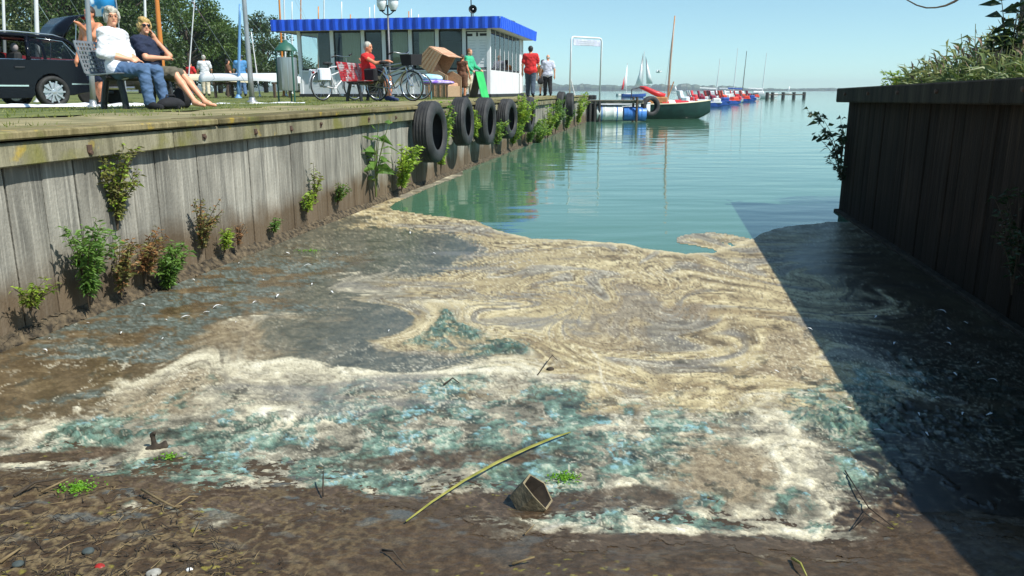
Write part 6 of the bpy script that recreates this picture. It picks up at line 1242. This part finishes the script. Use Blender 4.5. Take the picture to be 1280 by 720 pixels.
# pedal boats and small craft along the far pier
pb = [(862, 137, 'pale_grey', 'pale_grey', 'grey open boat just behind the dark green wooden boat'), (882, 133.5, 'boat_white', 'maroon', 'white pedal boat with maroon seats and blue waterline'), (894, 131.5, 'water_blue', 'maroon', 'blue pedal boat with maroon seats'), (907, 130, 'orange_red', 'orange_red', 'orange-red pedal boat with blue floats'), (913, 128, 'boat_red', 'boat_white', 'red pedal boat with white seats behind the orange one'), (924, 127, 'orange_red', 'boat_red', 'small orange-red pedal boat among the far moored craft'), (931, 126, 'water_blue', 'orange_red', 'blue and red pedal boat at the end of the row'), (888, 127.5, 'boat_white', 'boat_red', 'white pedal boat with red seats in the back of the row'), (872, 129, 'boat_white', 'boat_red', 'white pedal boat with red stripes beside the striped cover'), (900, 126.5, 'pale_grey', 'maroon', 'pale pedal boat with maroon seats in the back of the row'), (855, 130, 'boat_red', 'boat_white', 'red pedal boat with white seats behind the green boat bow'), (866, 127, 'orange_red', 'boat_white', 'orange pedal boat with white seats behind the grey boat'), (879, 125.5, 'boat_red', 'maroon', 'red pedal boat with maroon seats in the back of the row'), (918, 124.5, 'boat_red', 'orange_red', 'all red pedal boat far down the pier'), (938, 124, 'orange_red', 'maroon', 'orange pedal boat with maroon seats far down the pier')]
for i, (u, v, m1, m2, lb) in enumerate(pb):
    Y = 1.45 * 1030 / (v - 113); p = gx(u, Y, 0); t = thing('pedal_boat', lb, 'pedal boat', p, R(-20 + 9 * (i % 4)), 'pedal boats moored along the pier')
    for s in (-1, 1): hm = hull(2.9, .5, .5, n=8, m=3); hm.v = [(x, y + s * .55, z - .15) for x, y, z in hm.v]; hm.build('float', 'water_blue' if i in (1, 2, 3, 5, 6) else 'pale_grey', t, True)
    MB().box((.1, 0, .42), (2.5, 1.5, .14), ch=.05).build('deck', m1, t); MB().box((.9, 0, .62), (.7, 1.1, .34), ch=.1).build('prow', m1, t)
    for s in (-.38, .38): MB().box((-.35, s, .75), (.5, .5, .5), ch=.1).build('seat', m2, t); MB().box((-.68, s, 1.15), (.14, .5, .6), rot=euler(0, R(-14)), ch=.05).build('backrest', m2, t)
    MB().tube([(.35, 0, .5), (.25, 0, 1.0)], .03, 5).build('tiller', 'silver', t)
yl = [(895, 73, 'white sailing dinghy with thin mast among the pedal boats'), (917, 60, 'moored yacht with very tall pale mast'), (928, 64, 'moored yacht with dark mast and covered boom'), (953, 66, 'white yacht at the end of the far row of boats')]
for i, (u, vt, lb) in enumerate(yl):
    Y = (128, 150, 146, 152)[i]; p = gx(u - 3, Y, 0); t = boat('yacht', lb, 'yacht', p, R(-12), 6.2, 2.1, 1.05, 'boat_white' if i != 2 else 'hull_dark', 'boat_white', .2, group='yachts moored on the far pier'); h = at(u, vt, Y).z
    MB().tube([(.3, 0, .6), (.6, 0, h)], [.09, .05], 6).build('mast', 'mast_white' if i != 2 else 'stem_brown', t); MB().box((-.4, 0, 1.1), (2.0, 1.2, .5), ch=.15).build('cabin', 'boat_white', t); MB().tube([(.3, 0, 1.7), (-2.2, 0, 1.8)], .14, 6).build('boom_cover', ('boat_white', 'pale_grey', 'water_blue', 'boat_white')[i], t)
    for s in (-1, 1): MB().tube([(.58, 0, h * .95), (.2, s, .8)], .012, 3).build('stay', 'silver', t)
p0 = gx(958, 140, .6); p1 = gx(1006, 150, .6); t = thing('mooring_jetty', 'far low jetty of dark posts out in the lake', 'jetty', (p0.x, p0.y, 0)); d = p1 - p0
MB().tube([(0, 0, .72), (d.x, d.y, .72)], .1, 5).build('rail', 'stem_brown', t)
for f in (0.02, .15, .42, .7, .98): MB().tube([(d.x * f, d.y * f, -1), (d.x * f, d.y * f, 1.15)], .3, 6).build('post', 'hull_dark', t)
mat('sail_cloth', (.75, .77, .78), (.82, .83, .83), scale=1, rough=.8); mat('sail_red', lin((206, 50, 60)), rough=.8)
def sailer(label, u, v0, Y, sails, L=7, rz=0, hullm='boat_white', mast_v=None):
    p = gx(u, Y, 0); t = boat('sailing_yacht', label, 'sailing boat', p, R(rz), L, L * .3, L * .16, hullm, 'boat_white', L * .03, group='boats sailing far out on the lake'); k = Y / FOC / 1.0
    for (m, pts) in sails:
        P_ = [at(a, b, Y) - p for a, b in pts]; mb = MB(); n = 6; c = sum(P_, Vector()) / len(P_) + Vector((0, -.35, 0)); P2 = P_ + [c + Vector((0, 0, 0))]; mb.add(P2, [(i, (i + 1) % len(P_), len(P_)) for i in range(len(P_))]); o = mb.build('sail', m, t, True); o.modifiers.new('thickness', 'SOLIDIFY').thickness = .03
    if mast_v: q = at(mast_v[0], mast_v[1], Y) - p; MB().tube([(q.x, q.y, .5), tuple(q)], .07, 5).build('mast', 'mast_white', t)
    return t
sailer('far boat with white mainsail and red jib', 780, 113, 210, [('sail_cloth', [(785, 79), (783.5, 111.5), (779, 111)]), ('sail_red', [(780.5, 95), (779, 112), (775.5, 112)])], 4.5, 30, mast_v=(785, 79))
sailer('far blue-hulled boat under two white sails', 792, 113, 175, [('sail_cloth', [(804, 66), (803, 108), (793.5, 108), (799, 92)]), ('sail_cloth', [(807, 70), (808, 105), (816, 104.5), (811.5, 88)])], 5.2, 0, 'water_blue', mast_v=(805.5, 64))
sailer('tiny white sail on the lake behind the green boat', 844, 113, 420, [('sail_cloth', [(844.5, 107), (842.5, 113), (846.5, 113)])], 4, 10, mast_v=(844.4, 106)); sailer('distant leaning sail off the far jetty', 984, 113, 380, [('sail_cloth', [(988, 107), (984, 113.5), (986.5, 113.5)])], 4, 10, mast_v=(988, 106.5))
# gull
p = at(823, 90, 60); t = thing('gull', 'white gull flying above the lake', 'bird', p); MB().ball((0, 0, 0), (.2, .07, .07), 8, 6).ball((.2, 0, .03), (.06, .045, .045), 8, 6).build('body', 'boat_white', t, True)
for s in (-1, 1): MB().add([(-.06, s * .05, .03), (.1, s * .05, .03), (.06, s * .35, .16), (-.05, s * .62, .06), (-.08, s * .33, .14)], [(0, 1, 2, 4), (4, 2, 3)]).build('wing', 'pale_grey', t)

# ================================================================ far shore and haze
leaf_mat('far_wood', lin((38, 58, 30)), lin((70, 88, 48)), scale=.05, trans=.1)
rng = np.random.RandomState(8); mb = MB(); x = -2150.
env = lambda x: .62 + .38 * math.sin(x * .0042 + 1) * math.sin(x * .0011 + .4) + .12 * math.sin(x * .017)
while x < 2250:
    h = max(5, 19 * env(x) * rng.uniform(.75, 1.15)); mb.ball((x, 2050 + rng.uniform(-40, 60), h * .45), (rng.uniform(9, 18), 12, h * .6), 7, 5); x += rng.uniform(5, 11)
tag(mb.build('far_wood', 'far_wood'), 'long low belt of trees on the far shore of the lake', 'woodland', kind='stuff')
tag(MB().prism([(-2300, 1990), (2300, 1990), (2300, 2300), (-2300, 2300)], 2.2, Matrix.Translation((0, 0, -1))).build('far_shore', 'bank_soil'), kind='structure')
hm = bpy.data.materials.new('haze'); hm.use_nodes = True; n = hm.node_tree.nodes; n.remove(n['Principled BSDF']); pv = n.new('ShaderNodeVolumePrincipled'); pv.inputs['Color'].default_value = (.84, .93, .98, 1); pv.inputs['Density'].default_value = .00032; pv.inputs['Anisotropy'].default_value = .2
hm.node_tree.links.new(pv.outputs[0], n['Material Output'].inputs['Volume']); MATS['haze'] = hm
tag(MB().box((0, 1345, 13.5), (5300, 2730, 33)).build('haze', 'haze'), 'thin pale summer haze over the lake', 'haze', kind='stuff')
# ================================================================ flotsam on scum and mud
def surf(u, v, dz=0):
    p = gp(u, v, 0)
    for _ in range(6):
        z = max(.004, float(mud_z(np.array([p.x]), np.array([p.y]))[0]) + .004); p = gp(u, v, z)
    return p + Vector((0, 0, dz))
leaf_mat('reed_green', lin((128, 132, 50)), lin((186, 180, 96)), scale=14, trans=.2); mat('carton', lin((92, 82, 62)), lin((142, 130, 102)), scale=18, rough=.9, bump=.004); mat('twig_dark', (.02, .015, .01), (.06, .045, .03), scale=30, rough=.95); mat('straw', lin((92, 76, 50)), lin((136, 118, 84)), scale=20, rough=.9); mat('feather', (.62, .63, .62), (.76, .76, .74), scale=20, rough=.9); mat('litter_red', lin((170, 36, 30)), lin((120, 40, 30)), scale=60, rough=.5); mat('pebble', lin((110, 108, 98)), lin((178, 176, 168)), scale=30, rough=.8); mat('stone_blue', lin((44, 52, 52)), lin((78, 88, 86)), scale=20, rough=.8); leaf_mat('duckweed', lin((72, 128, 22)), lin((128, 176, 48)), scale=30)
# long reed leaf
pix = [(508, 655), (540, 632), (580, 606), (622, 583), (662, 564), (692, 551), (713, 543)]; P_ = [surf(u, v, .012 + .008 * math.sin(i / 6 * 3.1)) for i, (u, v) in enumerate(pix)]; o0 = P_[0].copy(); o0.z -= .012
t = thing('reed_leaf', 'long yellow-green reed leaf lying across the brown mud', 'reed', o0); mb = MB(); vs = []; wd = [.002, .004, .006, .008, .0085, .007, .002]
for i, p in enumerate(P_):
    d = (P_[min(6, i + 1)] - P_[max(0, i - 1)]).normalized(); s_ = Vector((0, 0, 1)).cross(d).normalized(); vs += [p - o0 + s_ * wd[i], p - o0 - Vector((0, 0, .004)), p - o0 - s_ * wd[i]]
mb.add(vs, [(3 * i, 3 * i + 1, 3 * i + 4, 3 * i + 3) for i in range(6)] + [(3 * i + 1, 3 * i + 2, 3 * i + 5, 3 * i + 4) for i in range(6)]); ob = mb.build('blade', 'reed_green', t, True); ob.modifiers.new('thickness', 'SOLIDIFY').thickness = .0015
# hexagonal carton pot, tipped open
p = surf(668, 634, -.004); t = thing('carton_pot', 'tipped six-sided cardboard pot half sunk in the mud', 'pot', p); Mx = Matrix.Rotation(R(40), 4, 'Y') @ Matrix.Rotation(R(8), 4, 'X')
hexp = lambda r, z: [Mx @ Vector((r * math.cos(R(60 * k + 15)), r * math.sin(R(60 * k + 15)), z)) for k in range(6)]
rp = random.Random(9)
a_, b_, c_, d_ = hexp(.06, -.035), hexp(.072, .05), hexp(.064, .05), hexp(.05, -.025)
for k in range(6): dv = Vector((rp.uniform(-.008, .008), rp.uniform(-.008, .008), rp.uniform(-.016, .01))); b_[k] += dv; c_[k] += dv
mb = MB(); mb.add([v + Vector((-.02, .02, .03)) for v in a_ + b_ + c_ + d_], [(i, (i + 1) % 6, 6 + (i + 1) % 6, 6 + i) for i in range(6)] + [(6 + i, 6 + (i + 1) % 6, 12 + (i + 1) % 6, 12 + i) for i in range(6)]); mb.build('wall', 'carton', t)
mb = MB(); mb.add([v + Vector((-.02, .02, .03)) for v in c_ + d_], [(i, (i + 1) % 6, 6 + (i + 1) % 6, 6 + i) for i in range(6)] + [tuple(range(6, 12))]); mb.build('lining', 'twig_dark', t)
# gnarled stump
p = surf(194, 560, -.008); t = thing('driftwood', 'dark gnarled piece of driftwood standing up from the scum', 'driftwood', p); t.scale = (.75, .75, .75)
blob('wood', [('c', V3(0, 0, .0), V3(-.012, .01, .085), (.017, .011)), ('c', V3(-.012, .01, .085), V3(.006, 0, .1), (.012, .01)), ('c', V3(-.035, -.01, .008), V3(.05, .012, .016), (.016, .018)), ('c', V3(.03, .01, .016), V3(.05, .02, .04), (.014, .008))], .005, 'twig_dark', t, .014)
# sticks
def stick(label, pts, r, m, lift=.006, fork=None, name='stick'):
    P_ = [surf(u, v, lift + (.0 if len(q) < 1 else q[0])) for (u, v, *q) in pts]; o0 = P_[0].copy(); t = thing(name, label, 'stick', o0); k = len(P_); MB().tube([p - o0 for p in P_], [r * (1 - .5 * i / max(1, k - 1)) for i in range(k)], 6).build('shaft', m, t, True)
    if fork: F_ = [surf(u, v, lift + q) for u, v, q in fork]; MB().tube([p - o0 for p in F_], r * .6, 5).build('branch', m, t, True)
    return t
stick('pale forked twig lying on the scum beside the mud edge', [(178, 620, .02), (200, 631, .014), (218, 637, .004), (228, 636, .006)], .005, 'straw', fork=[(218, 637, .004), (238, 629, .02), (248, 627, .012)]); stick('dark forked twig pressed into the teal algae', [(1056, 590), (1085, 640, .012), (1118, 662)], .003, 'twig_dark', fork=[(1085, 640, .01), (1066, 664, .004), (1080, 650, .0)]); stick('short dark twig on the cream foam band', [(672, 470), (690, 452, .03), (697, 456, .02)], .003, 'twig_dark'); stick('small dark twig by the white foam line', [(555, 482), (566, 476, .01), (574, 480)], .005, 'twig_dark')
stick('pale straw lying on the brown mud below the pot', [(640, 707), (668, 703, .012)], .005, 'straw'); stick('bent green stalk at the edge of the foam', [(990, 700), (1000, 712, .015), (1008, 722)], .005, 'reed_green'); stick('thin straw beside the bank of foam', [(656, 670), (668, 661, .01)], .003, 'straw'); stick('thin straw near the forked twig', [(242, 672), (251, 658, .015)], .003, 'straw'); stick('dark twig across the rotting plants', [(18, 622), (45, 611, .02), (82, 609, .03)], .006, 'twig_dark'); stick('pale broken reed in the rotting plants', [(52, 620, .01), (88, 609, .03)], .005, 'straw'); stick('pale reed stalk by the rotting plants', [(0, 705), (28, 690, .01)], .006, 'straw'); stick('thin dark twig on the bare mud', [(478, 690), (492, 698, .02), (508, 712)], .004, 'twig_dark'); stick('upright dark twig beside a pale film', [(404, 622), (405, 606, .05)], .004, 'twig_dark', name='twig')
# litter and stones
def pebble(name, label, cat, u, v, r, m, seed=0):
    p = surf(u, v, -.004); rr = random.Random(seed); o = blob(name, [('e', V3(0, 0, r * .45), None, (r, r * .8, r * .6)), ('e', V3(r * rr.uniform(-.4, .4), r * rr.uniform(-.4, .4), r * .5), None, (r * .7, r * .6, r * .5))], r / 6, m, None, .01); o.scale = (.75, .75, .6); o.location = p; return tag(o, label, cat)
pebble('litter', 'scrap of red plastic on the dark mud', 'litter', 125, 709, .019, 'litter_red', 1); pebble('pebble', 'round pale grey stone at the mud edge', 'stone', 191, 718, .026, 'pebble', 2); pebble('shell', 'small white shell on the mud beside the pale stone', 'shell', 237, 712, .012, 'feather', 3); pebble('stone', 'small dark blue stone in the rotting plants', 'stone', 58, 676, .014, 'stone_blue', 4); pebble('stone', 'blue-grey stone beside dark twigs', 'stone', 110, 690, .024, 'stone_blue', 5); pebble('stone', 'flat grey stone beside a pale reed stalk', 'stone', 22, 706, .022, 'stone_blue', 6); pebble('stone', 'dark lump beside the foam strand', 'stone', 688, 462, .028, 'twig_dark', 7)
def algae(label, u, v, r, n, seed):
    rng = np.random.RandomState(seed); p = surf(u, v, .002); q = np.abs(rng.randn(n)) * r * .6; an = rng.rand(n) * 6.28; pos = np.column_stack([q * np.cos(an) * 1.5, q * np.sin(an), rng.rand(n) * .006 + .002]); V, F = leaf_mesh(rng, pos, np.column_stack([np.cos(an * 7), np.sin(an * 7), rng.rand(n) * .3]), .012, .009, .05); t = thing('green_weed', label, 'water weed', p); link('leaves', np_mesh('leaves', V, F, 'duckweed', False), t)
algae('bright green weed patch beside the cardboard pot', 706, 598, .04, 260, 1); algae('bright green weed patch on the rotting plants', 98, 611, .045, 300, 2); algae('small bright green weed patch on the far slick', 388, 314, .09, 140, 3); algae('tiny green weed patch on pale foam', 212, 572, .03, 90, 4)
# feathers: small curved white vanes, one mesh shared
vs = []; k = 7
for i in range(k):
    f = i / (k - 1); c = Vector((f * .05 - .025, .012 * math.sin(f * 2.6), .004 + .008 * math.sin(f * 3.1))); w_ = .006 * math.sin(.25 + f * 2.7); vs += [c + Vector((0, w_, .002)), c, c + Vector((0, -w_, .002))]
fm = MB().add(vs, [(3 * i, 3 * i + 3, 3 * i + 4, 3 * i + 1) for i in range(k - 1)] + [(3 * i + 1, 3 * i + 4, 3 * i + 5, 3 * i + 2) for i in range(k - 1)]).mesh('vane', 'feather', True)
rr = random.Random(4); spots = [(1140, 452), (1150, 520), (1165, 418), (1183, 432), (1186, 413), (1207, 405), (1148, 492), (1172, 500), (1108, 470), (1195, 470), (1221, 455), (1240, 478), (1120, 432), (1092, 398), (1160, 545), (1205, 520), (1010, 414), (971, 466), (1235, 520), (1175, 392), (1060, 512), (1098, 540), (422, 318), (385, 334), (425, 305), (500, 302), (543, 318), (515, 293), (392, 357), (417, 367), (485, 415), (258, 392), (273, 386), (296, 404), (232, 398), (209, 401), (110, 405), (62, 424), (54, 441), (176, 384), (330, 351), (345, 372), (240, 352), (150, 418), (205, 425), (320, 380), (598, 296), (640, 330), (300, 330), (360, 318)]
for i, (u, v) in enumerate(spots):
    p = surf(u, v, .006); rightside = u > 900; o = link('feather', fm); o.location = p; sc = rr.uniform(.4, 1.05) * (1 if v > 400 else 1.4); o.scale = (sc, sc, sc); o.rotation_euler = (0, 0, rr.uniform(0, 6.28))
    tag(o, 'small curled white feather on the shaded scum beside the slipway wall' if rightside else 'small white feather floating on the slick near the quay wall', 'feather', 'feathers under the slipway wall' if rightside else 'feathers near the quay wall')
# tangle of rotting stalks in the near corner
rng = np.random.RandomState(21); mb = MB(); mb2 = MB()
for i in range(1500):
    if i < 780: u, v = rng.uniform(-160, 300), 600 + 190 * rng.rand() ** .9
    else: u, v = rng.uniform(-100, 1200), rng.uniform(640, 760)
    if v < 600 + max(0, (u - 150)) * .5: continue
    p = surf(u, v); L = rng.uniform(.015, .075) * (1.2 if i < 780 else .6); an = rng.uniform(0, 6.28) * .6; c = Vector((math.cos(an), math.sin(an), 0)); h = rng.uniform(-.002, .007); q = p + c * L * .5 + Vector((rng.randn() * .01, rng.randn() * .01, h)); e = p + c * L + Vector((rng.randn() * .008, rng.randn() * .008, rng.uniform(-.003, .004)))
    (mb if rng.rand() < .84 else mb2).tube([p, q, e], [rng.uniform(.0008, .0022), .0014, .0007], 4)
tag(mb.build('rotting_stalks', 'twig_dark'), 'dark rotting plant stalks strewn over the mud', 'plant litter', kind='stuff'); tag(mb2.build('dry_stalks', 'straw'), 'pale broken stalks strewn over the mud', 'plant litter', kind='stuff')
